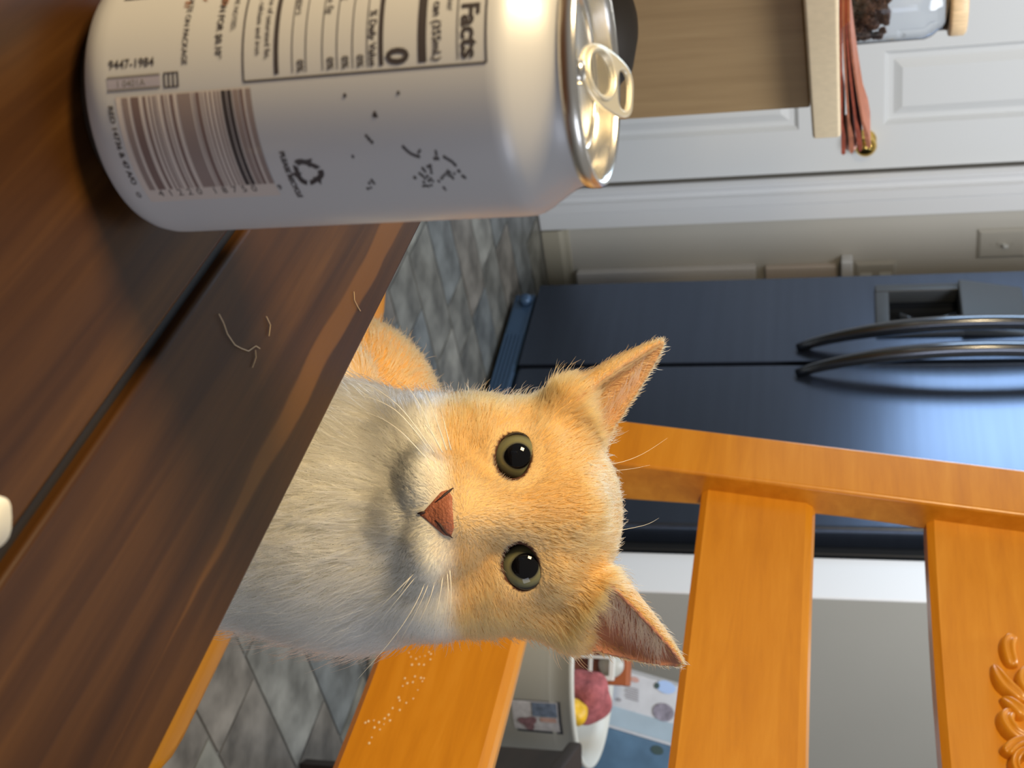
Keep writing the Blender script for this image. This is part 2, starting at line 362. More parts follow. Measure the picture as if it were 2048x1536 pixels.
# glass jar
jc = atz(1790, -8, 1.97); jc = np.array([jc[0], jc[1], .922])
jar = empty('glass_jar', jc, 'clear glass jar part filled with dark brown contents, wooden lid, on the counter', 'jar')
M_glass = mat('clear_glass', (.93, .96, 1.0), .03, trans=1.0, ior=1.3)
JK = 1.2
def JP(p): return [(r_*JK, h_*JK) for r_, h_ in p]
MB().lathe(JP([(0, .0005), (.052, .0005), (.058, .004), (.060, .012), (.060, .108), (.057, .118), (.050, .126), (.050, .138), (.0475, .138), (.0475, .125), (.0545, .116), (.0575, .107), (.0575, .013), (.054, .006), (0, .005)]), jc, 40).build('jar_glass', M_glass, jar, True)
jrs = np.random.RandomState(5)
jb = MB()
for k in range(260):
    r_ = (.050*math.sqrt(jrs.rand()) if k % 3 else .050)*JK; t = jrs.rand()*6.283; hh = (.012+.05*jrs.rand())*JK
    p = jc+np.array([r_*math.cos(t), r_*math.sin(t), hh]); q = jrs.randn(3); q /= np.linalg.norm(q)
    jb.tube([p-q*.006, p, p+q*.006], [.0035, .0075, .0035], 6, 1, (.3, .5, .8))
c_ = jb.build('jar_contents', mat('dark_brown_treats', (.075, .032, .014), .7, noise=(200, .6)), jar); c_['kind'] = 'stuff'
MB().lathe(JP([(0, .132), (.0465, .132), (.0465, .1395), (.057, .1395), (.058, .143), (.058, .158), (.055, .161), (0, .161)]), jc, 40).build('jar_lid', mat('pale_wood_lid', (.60, .44, .26), .5, noise=(60, .15, (1, 6, 1))), jar, True)
jl = MB()
for i in range(13):
    t = -2.65+.055*i
    for h in (.018, .075): jl.v.append(tuple(jc+np.array([.0606*JK*math.cos(t), .0606*JK*math.sin(t), h*JK])))
jl.f = [(2*i, 2*i+2, 2*i+3, 2*i+1) for i in range(12)]
jl.build('jar_label', mat('blue_label', (.03, .10, .42), .5), jar)
# black bin beside the island
bc = atz(1215, 55, 1.36); bc = np.array([bc[0], bc[1], 0])
tb = empty('trash_bin', bc, 'black bin with a domed lid, half hidden behind the can', 'bin')
MB().lathe([(0, 0), (.064, 0), (.068, .01), (.076, .56), (.076, .60), (0, .60)], bc, 40).build('bin_body', M_black, tb, True)
MB().lathe([(.079, .595), (.081, .61), (.080, .645), (.072, .675), (.052, .697), (.02, .706), (0, .707)], bc, 40).build('bin_lid', M_black, tb, True)

# ------------------------------------------------------------------ dining table
tb_n = .2568
tbl = empty('dining_table', AX*-.2+NX*-.2, 'dark brown plank-topped dining table under the can', 'table')
edges = [tb_n, .1715, .045, -.085, -.21, -.335, -.46, -.585]
for k in range(7):
    hi, lo = edges[k]-(.0 if k == 0 else .0026), edges[k+1]+.0026
    MB().box((0, 0, 0), AX, NX, Zv, (-1.05, lo, .722), (.72, hi, .75)).build('plank', M_table_e if k == 0 else M_table, tbl, False, .0020, 2)
MB().box((0, 0, 0), AX, NX, Zv, (-1.04, -.58, .715), (.71, tb_n-.012, .7462)).build('tabletop_core', M_gap, tbl)
ap = MB()
for lo, hi in (((-1.0, .17, .62), (.66, .19, .715)), ((-1.0, -.55, .62), (.66, -.53, .715)), ((-1.0, -.53, .62), (-.98, .17, .715)), ((.64, -.53, .62), (.66, .17, .715))):
    MB().box((0, 0, 0), AX, NX, Zv, lo, hi).build('apron', M_table, tbl)
for s_ in (-.99, .59):
    for n_ in (-.54, .12): MB().box((0, 0, 0), AX, NX, Zv, (s_, n_, 0), (s_+.06, n_+.06, .715)).build('leg', M_table, tbl, False, .004)
# small white case at the very edge of the picture
wc = onz(-142, 1053, .75)
wcase = MB(); pr = []
for q in range(24):
    t = 2*math.pi*q/24; c_, s_ = math.cos(t), math.sin(t)
    pr.append((math.copysign(abs(c_)**.6, c_)*.030, math.copysign(abs(s_)**.6, s_)*.0085))
vs = []
for z, k in ((.7502, .9), (.7515, 1), (.7595, 1), (.7625, .9)): vs += [np.array([wc[0], wc[1], 0])+AX*(-.2*p[1])+np.array([0, 1, 0])*p[1]*k+np.array([-1, 0, 0])*0+np.array([p[0]*.2*k, 0, z]) for p in pr]
fs = [(r_*24+i, r_*24+(i+1) % 24, r_*24+24+(i+1) % 24, r_*24+24+i) for r_ in range(3) for i in range(24)] + [tuple(range(24))[::-1], tuple(range(72, 96))]
tag(wcase.add(vs, fs).build('plastic_case', mat('cream_white_plastic', (.80, .76, .62), .35), None, True), 'small cream white rounded plastic case lying on the dark table, near the viewer', 'case')
# shed cat hairs on the table
M_hair1 = mat('shed_hair', (.50, .36, .20), .5)
hairs = [[(438, 628), (447, 645), (455, 668), (470, 690), (483, 697)], [(483, 697), (497, 702), (512, 692), (520, 697)], [(533, 633), (541, 650), (538, 672)], [(505, 735), (512, 715), (511, 700)], [(708, 583), (709, 600), (716, 614), (721, 622)]]
hl = ['long bent pale cat hair lying on the edge plank of the table', 'short curved cat hair touching the end of the long bent hair', 'fine pale cat hair on the table nearest the orange cat chest side', 'short straight pale cat hair below the bent one on the plank', 'curled pale cat hair close to the table edge by the floor']
for px_, l_ in zip(hairs, hl):
    pts = [onz(x, y, .7505) for x, y in px_]; fine = []
    for i in range(len(pts)-1):
        for t in (0, .33, .66): fine.append(pts[i]*(1-t)+pts[i+1]*t)
    fine.append(pts[-1])
    tag(MB().tube(fine, [.00016]*len(fine), 5).build('cat_hair', M_hair1), l_, 'hair', 'shed cat hairs on the table')

# ------------------------------------------------------------------ chair
B0 = onz(790, 774, .45)
CU = NX*.145+Zv; CU /= np.linalg.norm(CU); CN = np.cross(AX, CU); CN = CN if CN@NX > 0 else -CN
ch = empty('dining_chair', B0+AX*.27-NX*.2-Zv*.45, 'honey orange wooden ladder-back chair with a carved crest, under the cat', 'chair')
def bow(s): return .030*math.sin(math.pi*min(1, max(0, (s-.03)/.52)))       # slats bend backwards
def cb(s, t, d): return B0+AX*s+CU*t+CN*d
def sweep_stile(s0, s1, skew):
    vs = []; T = [-.05+.045*i for i in range(21)]
    for t in T:
        k = skew*(.008+ .012*(t/.65))
        dd = .046+.010*math.sin(min(1, max(0, t/.8))*math.pi*2.4)
        for s, d in ((s0, 0), (s1, 0), (s1, dd), (s0, dd)): vs.append(cb(s+k, t, d))
    fs = [(i*4+e, i*4+(e+1) % 4, i*4+4+(e+1) % 4, i*4+4+e) for i in range(20) for e in range(4)] + [(0, 3, 2, 1), (80, 81, 82, 83)]
    return MB().add(vs, [f[::-1] for f in fs])
sweep_stile(0, .0665, 1).build('stile', M_chair, ch, False, .004, 3)
sweep_stile(.508, .574, -.4).build('stile', M_chair, ch, False, .004, 3)
for s_ in (0, .515): MB().box(B0, AX, NX, Zv, (s_, .0, -.45), (s_+.05, .045, -.03)).build('leg', M_chair, ch, False, .004)
for s_ in (-.02, .50): MB().box(B0, AX, NX, Zv, (s_, -.40, -.45), (s_+.045, -.355, -.028)).build('leg', M_chair, ch, False, .004)
def slat(t0, t1, thick=.020, name='back_slat', d0=.016):
    vs = []; n_ = 18; T = [(t0, .006), (t0+.006, 0), (t1-.010, 0), (t1-.003, .004), (t1, .010), (t1, thick), (t0, thick)]
    for i in range(n_+1):
        s = .058+(.518-.058)*i/n_
        for t, d in T: vs.append(cb(s, t, d0+d+bow(s)*0.6))
    m_ = len(T)
    fs = [(i*m_+e, i*m_+m_+e, i*m_+m_+(e+1) % m_, i*m_+(e+1) % m_) for i in range(n_) for e in range(m_)] + [tuple(range(m_)), tuple(range(n_*m_, n_*m_+m_))[::-1]]
    return MB().add(vs, fs).build(name, M_chair, ch)
slat(.073, .201); slat(.343, .456); cr = slat(.562, .76, .022, 'crest_rail')
# dark slivers of the mortises at the top slat ends
MB().add([cb(.0672, .448, .006), cb(.0672, .448, .016), cb(.0672, .462, .016), cb(.0672, .462, .004)], [(0, 1, 2, 3)]).build('mortise_gap', M_gap, ch)
# seat: rounded slab with a grooved rim
sp = []
def seat_ring(off, z):
    c = []; s0, s1, n0, n1 = -.075-off, .585+off, -.43-off, .0+off; r_ = .07
    for (cs, cn, a0) in ((s1-r_, n1-r_, 0), (s0+r_, n1-r_, 90), (s0+r_, n0+r_, 180), (s1-r_, n0+r_, 270)):
        for k in range(7):
            a_ = math.radians(a0+15*k); c.append(np.array([B0[0], B0[1], 0])+AX*(cs+r_*math.cos(a_))+NX*(cn+r_*math.sin(a_)-.062)+Zv*z)
    return c
rings = [seat_ring(-.012, .410), seat_ring(-.002, .416), seat_ring(0, .424), seat_ring(-.003, .430), seat_ring(-.0055, .431), seat_ring(-.004, .434), seat_ring(-.003, .440), seat_ring(-.006, .446), seat_ring(-.014, .450), seat_ring(-.035, .450), seat_ring(-.10, .446)]
vs = [p for r_ in rings for p in r_]; N_ = 28
fs = [(k*N_+i, k*N_+(i+1) % N_, (k+1)*N_+(i+1) % N_, (k+1)*N_+i) for k in range(len(rings)-1) for i in range(N_)] + [tuple(range(N_))[::-1], tuple(range((len(rings)-1)*N_, len(rings)*N_))]
MB().add(vs, fs).build('seat', M_chair, ch, True)
for s_ in (.004, .522): MB().box(B0, AX, NX, Zv, (s_, -.40, -.085), (s_+.03, .01, -.041)).build('side_rail', M_chair, ch, False, .003)
MB().box(B0, AX, NX, Zv, (.03, -.005, -.30), (.53, .015, -.26)).build('stretcher', M_chair, ch, False, .003)
# pale flakes on the lowest slat
PLf = B0+CN*.036
fl = MB(); fr_ = random.Random(3)
spots = [(818, 1310), (822, 1318), (832, 1322), (840, 1318), (850, 1316), (824, 1334), (838, 1333), (848, 1334), (861, 1323), (858, 1308), (862, 1312), (810, 1362), (806, 1378), (815, 1372), (826, 1370), (830, 1358), (845, 1368), (848, 1362), (842, 1361), (836, 1386), (798, 1402), (800, 1408), (813, 1413), (827, 1404), (786, 1424), (800, 1428), (778, 1438), (770, 1446), (781, 1450), (759, 1454), (732, 1455), (738, 1452), (749, 1450), (750, 1465), (769, 1458), (761, 1469), (745, 1486), (740, 1498)]
for x, y in spots:
    P = onplane(x, y, PLf, CN); v_ = P-B0; s_, t_ = v_@AX, v_@CU; r_ = fr_.uniform(.0007, .0015); k0 = fr_.random()*6
    c = cb(s_, t_, .016+bow(s_)*.6-.0004)
    vs = [c+AX*r_*math.cos(k0+a_)+CU*r_*.8*math.sin(k0+a_) for a_ in (0, 1.05, 2.1, 3.14, 4.2, 5.2)]+[c-CN*.0006]
    fl.add(vs, [(i, (i+1) % 6, 6) for i in range(6)])
fl.build('pale_flakes', mat('pale_flakes', (.85, .68, .42), .6), ch)['kind'] = 'stuff'
# carved ornament on the crest: leaves, curl and spiral scroll built as raised ribbons
orn = []
def crest_pt(x, y, h):
    P = onplane(x, y, B0+CN*.036, CN); v_ = P-B0; s_, t_ = v_@AX, v_@CU
    return cb(s_, t_, .016+bow(s_)*.6-h)
def leaf(pts, ws, hs):
    m = MB(); n_ = len(pts); vs = []; fine = []
    P3 = [crest_pt(x, y, 0) for x, y in pts]
    for i in range(n_):
        t = P3[min(i+1, n_-1)]-P3[max(i-1, 0)]; t /= np.linalg.norm(t); u = np.cross(CN, t)
        w_ = ws[i]*1.4
        for q, h in ((-1, -.002), (-.8, hs[i]*.75), (-.35, hs[i]), (0, hs[i]*.62), (.35, hs[i]), (.8, hs[i]*.75), (1, -.002)): vs.append(P3[i]+u*q*w_-CN*h)
    fs = [(i*7+e, i*7+e+1, i*7+8+e, i*7+7+e) for i in range(n_-1) for e in range(6)] + [tuple(range(7))[::-1], tuple(range((n_-1)*7, n_*7))]
    m.add(vs, fs); o = m.build('carved_leaf', M_chair, ch, True); sb = o.modifiers.new('s', 'SUBSURF'); sb.levels = sb.render_levels = 2; return o
leaf([(2024, 1344), (2014, 1322), (2010, 1300), (2018, 1287), (2032, 1292)], [.005, .0055, .006, .006, .003], [.008, .010, .011, .010, .006])
leaf([(1983, 1336), (1992, 1358), (2003, 1378), (2022, 1392), (2048, 1412)], [.0015, .005, .0065, .006, .005], [.006, .010, .011, .010, .009])
leaf([(2062, 1338), (2046, 1352), (2042, 1372), (2052, 1392), (2075, 1410)], [.002, .005, .0065, .006, .005], [.006, .009, .010, .010, .009])
leaf([(1998, 1403), (2012, 1412), (2028, 1426), (2050, 1444)], [.002, .005, .006, .006], [.006, .010, .011, .010])
leaf([(2024, 1432), (2008, 1440), (2007, 1455), (2020, 1475), (2042, 1487), (2075, 1490)], [.004, .006, .0065, .0065, .006, .004], [.008, .011, .012, .012, .010, .009])
sc_pts = []; scw = []
for k in range(26):
    t = k/25; a_ = math.radians(-160+560*t); r_ = 47*(1-.72*t)
    sc_pts.append((2050+r_*math.cos(a_)*.98, 1538+r_*math.sin(a_)))
    scw.append(.0052*(1-.5*t))
leaf(sc_pts, scw, [.012]*26)

# ------------------------------------------------------------------ white bin with toys, box and dark chest by the grey wall
_b = atz(1190, 1315, 2.50); bn = np.array([_b[0], _b[1], 0]); BH = float(_b[2]); BR = .217
bin_ = empty('storage_bin', bn, 'tall white plastic storage bin with picture label, filled with toys, behind the chair', 'bin')
MB().lathe([(0, .001), (BR*.80, .001), (BR*.82, .012), (BR*.955, BH-.05), (BR*.965, BH-.045), (BR*.965, BH-.012), (BR*1.0, BH-.008), (BR*1.005, BH), (BR*.99, BH+.003), (BR*.955, BH), (BR*.94, BH-.03), (BR*.80, .02), (0, .02)], bn, 64).build('bin_wall', mat('white_bin_plastic', (.60, .60, .54), .38), bin_, True)
pic = MB(); vs = []
def binsurf(u, z, off=.0012):
    r_ = BR*(.82+(.955-.82)*(z-.012)/(BH-.062))+off; t = u/r_; d = np.array([-bn[0], -bn[1], 0]); d /= np.linalg.norm(d); e = np.array([-d[1], d[0], 0])
    return bn+d*r_*math.cos(t)+e*r_*math.sin(t)+Zv*z
def binpatch(name, u0, u1, z0, z1, m, off):
    q = MB(); n_ = 8
    for i in range(n_+1):
        for z in (z0, z1): q.v.append(tuple(binsurf(u0+(u1-u0)*i/n_, z, off)))
    q.f = [(2*i, 2*i+2, 2*i+3, 2*i+1) for i in range(n_)]; return q.build(name, m, bin_)
binpatch('label_frame', .088, .162, .31, .402, mat('dark_label_edge', (.05, .055, .065), .5), .0010)
binpatch('label_picture', .0895, .156, .305, .397, mat('picture_pale', (.60, .58, .58), .5, noise=(60, .2)), .0016)
binpatch('label_picture', .092, .122, .345, .395, mat('picture_blue_grey', (.16, .20, .27), .5, noise=(90, .35)), .0022)
binpatch('label_picture', .124, .134, .36, .392, mat('picture_pink', (.55, .34, .28), .5, noise=(90, .25)), .0022)
q = MB(); ctr = (.138, .335); vs = [binsurf(*ctr, .0026)]
for i in range(18):
    a_ = i/18*6.283; r_ = 1+.3*math.sin(3*a_+1); vs.append(binsurf(ctr[0]+.015*r_*math.cos(a_), ctr[1]+.017*r_*math.sin(a_), .0026))
q.add(vs, [(0, 1+i, 1+(i+1) % 18) for i in range(18)]).build('label_picture', mat('picture_mauve', (.26, .14, .15), .5, noise=(120, .3)), bin_)
# things in the bin
bb_ = atz(1200, 1330, 2.56)
rust = empty('rust_box', (bb_[0], bb_[1], .30), 'rust orange toy box standing in the white bin', 'toy')
RX = np.array([.97, -.25, 0]); RX /= np.linalg.norm(RX); RN = np.array([-RX[1], RX[0], 0])
def rpt(x, y, d=0):
    P = onplane(x, y, bb_+RN*d, RN); v_ = P-bb_; return v_@RX, P[2]
u0, _ = rpt(1200, 1285); u1, z1r = rpt(1254, 1372)
MB().box((bb_[0], bb_[1], 0), RX, RN, Zv, (u0-.03, .0, .30), (u1, .05, z1r)).build('box_body', mat('rust_card', (.34, .095, .03), .6), rust, False, .003)
MB().box((bb_[0], bb_[1], 0), RX, RN, Zv, (u0-.02, -.002, .31), (u1-.02, .001, z1r-.05)).build('box_front', mat('dark_rust_card', (.16, .05, .03), .6, noise=(30, .5)), rust)
lb = empty('lattice_basket', (bb_[0], bb_[1]-.05, .30), 'white plastic lattice basket standing in the white bin before the rust box', 'basket')
l0, _ = rpt(1160, 1270, -.03); l1, _ = rpt(1160, 1356, -.03); _, zt = rpt(1228, 1330, -.03); _, zb = rpt(1150, 1330, -.03)
zb = .36
for k in range(4):
    s_ = l1-.007-k*.040; MB().box((bb_[0], bb_[1], 0)-RN*.03, RX, RN, Zv, (s_, -.008, zb), (s_+(.009 if k == 0 else .006), .0, zt)).build('upright_bar', M_white, lb, False, .001)
for k in range(5):
    z_ = zt-.009-k*.043; MB().box((bb_[0], bb_[1], 0)-RN*.03, RX, RN, Zv, (l0-.05, -.0075, z_), (l1+.001, .0005, z_+(.011 if k == 0 else .007))).build('cross_bar', M_white, lb, False, .001)
MB().lathe([(0, .0), (.026, 0), (.026, .006), (0, .006)], (bb_[0], bb_[1], 0)-RN*.0295+RX*(l1-.03)+Zv*(zt-.006), 24, (RX, Zv, RN)).build('rounded_tab', mat('grey_white_plastic', (.42, .43, .40), .4), lb, True)
def blob(name, c, r, m, label, sd, sq=(1, 1, 1), cat='toy'):
    bm = bmesh.new(); bmesh.ops.create_icosphere(bm, subdivisions=4, radius=1); rs = np.random.RandomState(sd); ph = rs.rand(6)*6
    for v in bm.verts:
        x, y, z = v.co; k = 1+.10*math.sin(3*x+ph[0])*math.sin(3*y+ph[1])+.07*math.sin(5*z+ph[2]+2*x)+.05*math.sin(7*y+ph[3])
        v.co = Vector((c[0]+r*sq[0]*x*k, c[1]+r*sq[1]*y*k, c[2]+r*sq[2]*z*k))
    me = bpy.data.meshes.new(name); bm.to_mesh(me); bm.free(); return tag(link(name, me, m, None, True, True), label, cat)
pk = atz(1172, 1392, 2.46); blob('soft_toy', pk, .050, mat('dusty_pink_plush', (.34, .095, .10), .9, noise=(60, .35), bump=(200, .8)), 'dusty pink soft toy lying in the white bin', 1, (1, .9, 1.1))
ye = atz(1148, 1424, 2.38); blob('toy_ball', ye, .025, mat('yellow_rubber', (.62, .36, .01), .45, noise=(50, .2)), 'small yellow toy at the rim inside the white bin', 2)
# printed carton leaning on the grey wall behind the bin
YF = np.array([0, 1., 0]); cp = onplane(1240, 1460, np.array([0, 2.685, 0]), YF); q = math.radians(13)
XF = np.array([1., 0, 0]); BXx = XF*math.cos(q)-Zv*math.sin(q); BXz = XF*math.sin(q)+Zv*math.cos(q)
OB = cp.copy()
def bx(x, y):
    P = onplane(x, y, OB, YF); v_ = P-OB; return v_@BXx, v_@BXz
e0 = bx(1250, 1343)[0]; e1 = bx(1270, 1471)[0]; top_ = bx(1349, 1364)[1]+.10; bot_ = -(OB[2]-.075)/math.cos(q)
cx_ = empty('printed_carton', OB+BXx*(e0+e1)/2+BXz*bot_, 'pale blue and white printed carton leaning by the grey wall behind the white bin', 'box')
M_cw = mat('carton_white', (.62, .66, .72), .45, noise=(40, .06)); M_cb = mat('carton_blue_shaded', (.10, .19, .30), .45, noise=(14, .25)); M_cl = mat('carton_light_blue', (.42, .55, .66), .45, noise=(14, .08))  # M_cb: blue print darkened, the shade of the side face is in its colour
MB().box(OB, BXx, YF, BXz, (e0, 0, bot_), (e1, .035, top_)).build('carton_body', M_cw, cx_, False, .002)
fsp = e0+(e1-e0)*.62
MB().box(OB, BXx, YF, BXz, (fsp, -.0012, bot_+.005), (e1-.008, .001, top_-.004)).build('printed_band', M_cl, cx_)
MB().box(OB, BXx, YF, BXz, (e1-.0005, .002, bot_+.004), (e1+.0012, .033, top_-.004)).build('printed_side', M_cb, cx_)
e2 = e1+.16
MB().box(OB, BXx, YF, BXz, (e1+.0015, .0, bot_), (e2, .035, top_)).build('shaded_blue_side', M_cb, cx_, False, .003)
M_ink = mat('grey_print', (.36, .36, .40), .5); M_ink2 = mat('salmon_print', (.60, .36, .32), .5); M_photo = mat('mauve_grey_print', (.27, .26, .33), .5, noise=(60, .4)); M_bp = mat('sky_blue_print', (.42, .60, .95), .4); M_gd = mat('dark_green_print', (.06, .10, .10), .5)
def spot(name, x, y, rx, rz, m, pxl=True, dn=-.0018):
    u, v = bx(x, y); k = MB(); vs = [OB+BXx*(u+rx*math.cos(a_))+BXz*(v+rz*math.sin(a_))+YF*dn for a_ in [i/20*6.283 for i in range(20)]]
    k.add(vs, [tuple(range(20))]); k.build(name, m, cx_)
spot('print', 1270, 1359, .006, .010, M_ink2); spot('print', 1314, 1371, .007, .006, M_gd); spot('print', 1332, 1374, .014, .022, M_bp, dn=-.0016)
spot('print', 1327, 1424, .020, .024, M_photo, dn=-.0022); spot('print', 1238, 1399, .004, .006, M_ink)
for k in range(6):
    u, v = bx(1262, 1375+k*4.5); MB().box(OB, BXx, YF, BXz, (u-.001, -.0018, v-.014+.003*(k % 2)), (u+.0012, -.001, v+.018)).build('print', M_ink, cx_)
u, v = bx(1300, 1500); spot('print', 1315, 1500, .010, .014, M_gd)
# dark chest to the right of the bin
dk = empty('side_table', (.78, 1.87, 0), 'dark brown wooden side table right of the white bin, mostly behind the chair back', 'side table')
M_dw = mat('very_dark_wood', (.022, .012, .008), .5, noise=(12, .3, (1, 1, 8)))
MB().box((0, 0, 0), (1, 0, 0), (0, 1, 0), Zv, (.614, 1.74, .30), (.96, 2.00, .47)).build('drawer_box', M_dw, dk, False, .004)
MB().box((0, 0, 0), (1, 0, 0), (0, 1, 0), Zv, (.602, 1.72, .471), (.98, 2.015, .495)).build('tabletop', M_dw, dk, False, .005)
for x_ in (.66, .925):
    for y_ in (1.745, 1.965): MB().box((0, 0, 0), (1, 0, 0), (0, 1, 0), Zv, (x_, y_, 0), (x_+.03, y_+.03, .30)).build('leg', M_dw, dk, False, .002)
# ------------------------------------------------------------------ drink can
CX, CY, CZ0, RC = -.0733, .2823, .75, .0331
can = empty('drink_can', (CX, CY, CZ0), 'white printed aluminium drink can with its tab lifted, standing on the dark table', 'can')
M_can = mat('can_white_lacquer', (.55, .555, .565), .40, .12, .1, .4)
M_alu = mat('bare_aluminium', (.80, .77, .70), .24, 1.0); M_tab = mat('satin_tab_aluminium', (.74, .70, .58), .42, .75)
M_alu_d = mat('dull_aluminium_base', (.42, .40, .39), .35, 1.0)
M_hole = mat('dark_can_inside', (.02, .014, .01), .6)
cc = np.array([CX, CY, CZ0]); mm = .001
P_ = lambda pr: [(r*mm, h*mm) for r, h in pr]
MB().lathe(P_([(31.4, 6.2), (32.4, 8.0), (33.0, 10.5), (33.1, 13), (33.1, 60), (33.1, 104), (33.0, 106), (32.6, 107.6), (31.6, 109.4), (30.2, 111.4), (28.9, 113.3), (27.8, 115.0), (27.0, 116.6), (26.5, 118), (26.4, 119)]), cc, 128).build('can_body', M_can, can, True)
MB().lathe(P_([(0, 9), (12, 8), (19, 5), (22.4, 1.2), (23.2, .3), (24, .05), (24.8, .5), (26.2, 2.0), (28.8, 4.2), (31.4, 6.2)]), cc, 96).build('can_base', M_alu_d, can, True)
MB().lathe(P_([(26.2, 118.6), (26.9, 119.0), (27.2, 120.2), (27.25, 121.6), (26.9, 122.6), (26.2, 122.9), (25.5, 122.3), (25.15, 120.8), (24.6, 118), (23.6, 116.1), (22.9, 115.8), (22.2, 116.4), (21.6, 117.4), (21.0, 117.6)]), cc, 96).build('can_rim', M_alu, can, True)
def fill2d(outer, holes):
    """triangulated plate with holes -> verts, tris"""
    bm = bmesh.new(); ed = []
    for loop in [outer]+holes:
        vv = [bm.verts.new((x, y, 0)) for x, y in loop]
        for i in range(len(vv)): ed.append(bm.edges.new((vv[i], vv[(i+1) % len(vv)])))
    bmesh.ops.triangle_fill(bm, use_beauty=True, use_dissolve=False, edges=ed)
    bm.verts.index_update(); V_ = [tuple(v.co) for v in bm.verts]; Fc = []
    for f in bm.faces:
        ids = [v.index for v in f.verts]
        if f.normal.z < 0: ids = ids[::-1]
        Fc.append(tuple(ids))
    bm.free(); return V_, Fc
ell = lambda cx, cy, rx, ry, n=40, p=1.0: [(cx+rx*math.copysign(abs(math.cos(2*math.pi*i/n))**p, math.cos(2*math.pi*i/n)), cy+ry*math.copysign(abs(math.sin(2*math.pi*i/n))**p, math.sin(2*math.pi*i/n))) for i in range(n)]
# lid frame: x right, y away from the viewer
LA = math.radians(-14); LX = np.array([math.cos(LA), math.sin(LA), 0]); LY = np.array([-math.sin(LA), math.cos(LA), 0])
V_, Fc = fill2d(ell(0, 0, 21.2, 21.2, 64), [ell(0, -10.6, 10.5, 8.2)])
lid = MB().add([cc+LX*x*mm+LY*y*mm+Zv*(.1176) for x, y, z in V_], Fc); lid.build('can_lid', M_alu, can)
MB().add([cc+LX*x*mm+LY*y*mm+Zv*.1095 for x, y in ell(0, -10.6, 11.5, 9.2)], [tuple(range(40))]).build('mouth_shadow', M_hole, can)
pz = [(10.5, 8.2, 117.6), (10.5, 8.2, 116.8)]
MB().add([cc+LX*x*mm+LY*y*mm+Zv*h*mm for rx, ry, h in ((10.5, 8.2, 117.6), (10.3, 8.0, 116.4)) for x, y in ell(0, -10.6, rx, ry)], [(i, (i+1) % 40, 40+(i+1) % 40, 40+i) for i in range(40)]).build('mouth_edge', M_alu, can, True)
# raised bead on the lid panel
bead = [cc+LX*(18.3*math.cos(a_))*mm+LY*(18.3*math.sin(a_))*mm+Zv*.1177 for a_ in [math.radians(-35+5*i) for i in range(51)]]
MB().tube(bead, [.0007]*51, 8).build('lid_bead', M_alu, can, True)
MB().lathe(P_([(0, 119.6), (2.2, 119.4), (2.9, 118.6), (3.0, 117.6)]), cc, 24).build('rivet', M_alu, can, True)
# pull tab, hinged up at the rivet: local y runs to the finger end
TU = math.radians(24); TL = LY*math.cos(TU)+Zv*math.sin(TU); TX = LX; TN = np.cross(TX, TL)
TO = cc+Zv*.1186-LX*.0022
outl = []
for i in range(64):
    a_ = 2*math.pi*i/64; x, y = math.sin(a_), -math.cos(a_)
    # nose (y<0) is round, finger end is broad with clipped corners
    if y < 0: px_, py_ = 7.9*math.copysign(abs(x)**.85, x), 9.5+10.5*y
    else: px_, py_ = 7.9*math.copysign(abs(x)**.55, x), 9.5+11.2*math.copysign(abs(y)**.66, y)
    outl.append((px_, py_))
h1 = ell(0, 6.4, 5.2, 4.8, 36); h2 = ell(0, 16.4, 5.2, 2.5, 32, .8)
V_, Fc = fill2d(outl, [h1, h2]); nv = len(V_)
def tabz(x, y): return .25*max(0, (abs(x)-4)/4)
tv = [TO+TX*x*mm+TL*y*mm+TN*((.75)*mm) for x, y, z in V_]+[TO+TX*x*mm+TL*y*mm-TN*.55*mm for x, y, z in V_]
tf = list(Fc)+[tuple(nv+i for i in f)[::-1] for f in Fc]
st = 0
for n_, sgn in ((64, 1), (36, -1), (32, -1)):
    for i in range(n_):
        j = (i+1) % n_; q = (st+i, nv+st+i, nv+st+j, st+j); tf.append(q if sgn > 0 else q[::-1])
    st += n_
o = MB().add(tv, tf).build('pull_tab', M_tab, can); bv = o.modifiers.new('b', 'BEVEL'); bv.width = .0005; bv.segments = 2; bv.limit_method = 'ANGLE'; bv.angle_limit = .9
ring = [TO+TX*x*mm+TL*y*mm+TN*.8*mm for x, y in ell(0, 6.6, 6.1, 5.6, 40)]
MB().tube(ring+[ring[0]], [.00062]*41, 8, 1, TN, False).build('tab_ring', M_tab, can, True)
iv = [(x*.55, -1+y*.52) for x, y in ell(0, 0, 5, 6, 28)]
MB().add([cc+LX*x*mm+LY*y*mm+Zv*(.1186+.0006*(y > 0)) for x, y in iv], [tuple(range(28))]).build('rivet_island', M_alu, can)
# -- printing: pixel helper on the wall of the can gives (distance round, height) in metres
def cuv(x, y):
    d = ray(x, y); o_ = CAM-np.array([CX, CY, 0]); A = d[0]**2+d[1]**2; Bq = o_[0]*d[0]+o_[1]*d[1]; Cq = o_[0]**2+o_[1]**2-RC*RC
    t = (-Bq-math.sqrt(max(0, Bq*Bq-A*Cq)))/A; P = CAM+d*t
    return math.atan2(P[0]-CX, -(P[1]-CY))*RC, P[2]-CZ0
def onc(u, h, off=.00012):
    t = u/RC; return (CX+(RC+off)*math.sin(t), CY-(RC+off)*math.cos(t), CZ0+h)
M_ink_d = mat('can_ink_dark', (.055, .048, .05), .35, coat=.3); M_ink_b = mat('can_ink_brown', (.19, .135, .125), .35, coat=.3)
M_ink_o = mat('can_ink_rust', (.30, .13, .06), .35, coat=.3); M_ink_g = mat('can_ink_grey', (.20, .19, .185), .35, coat=.3)
M_ink_t = mat('can_ink_tan_ground', (.58, .52, .48), .3, coat=.3)
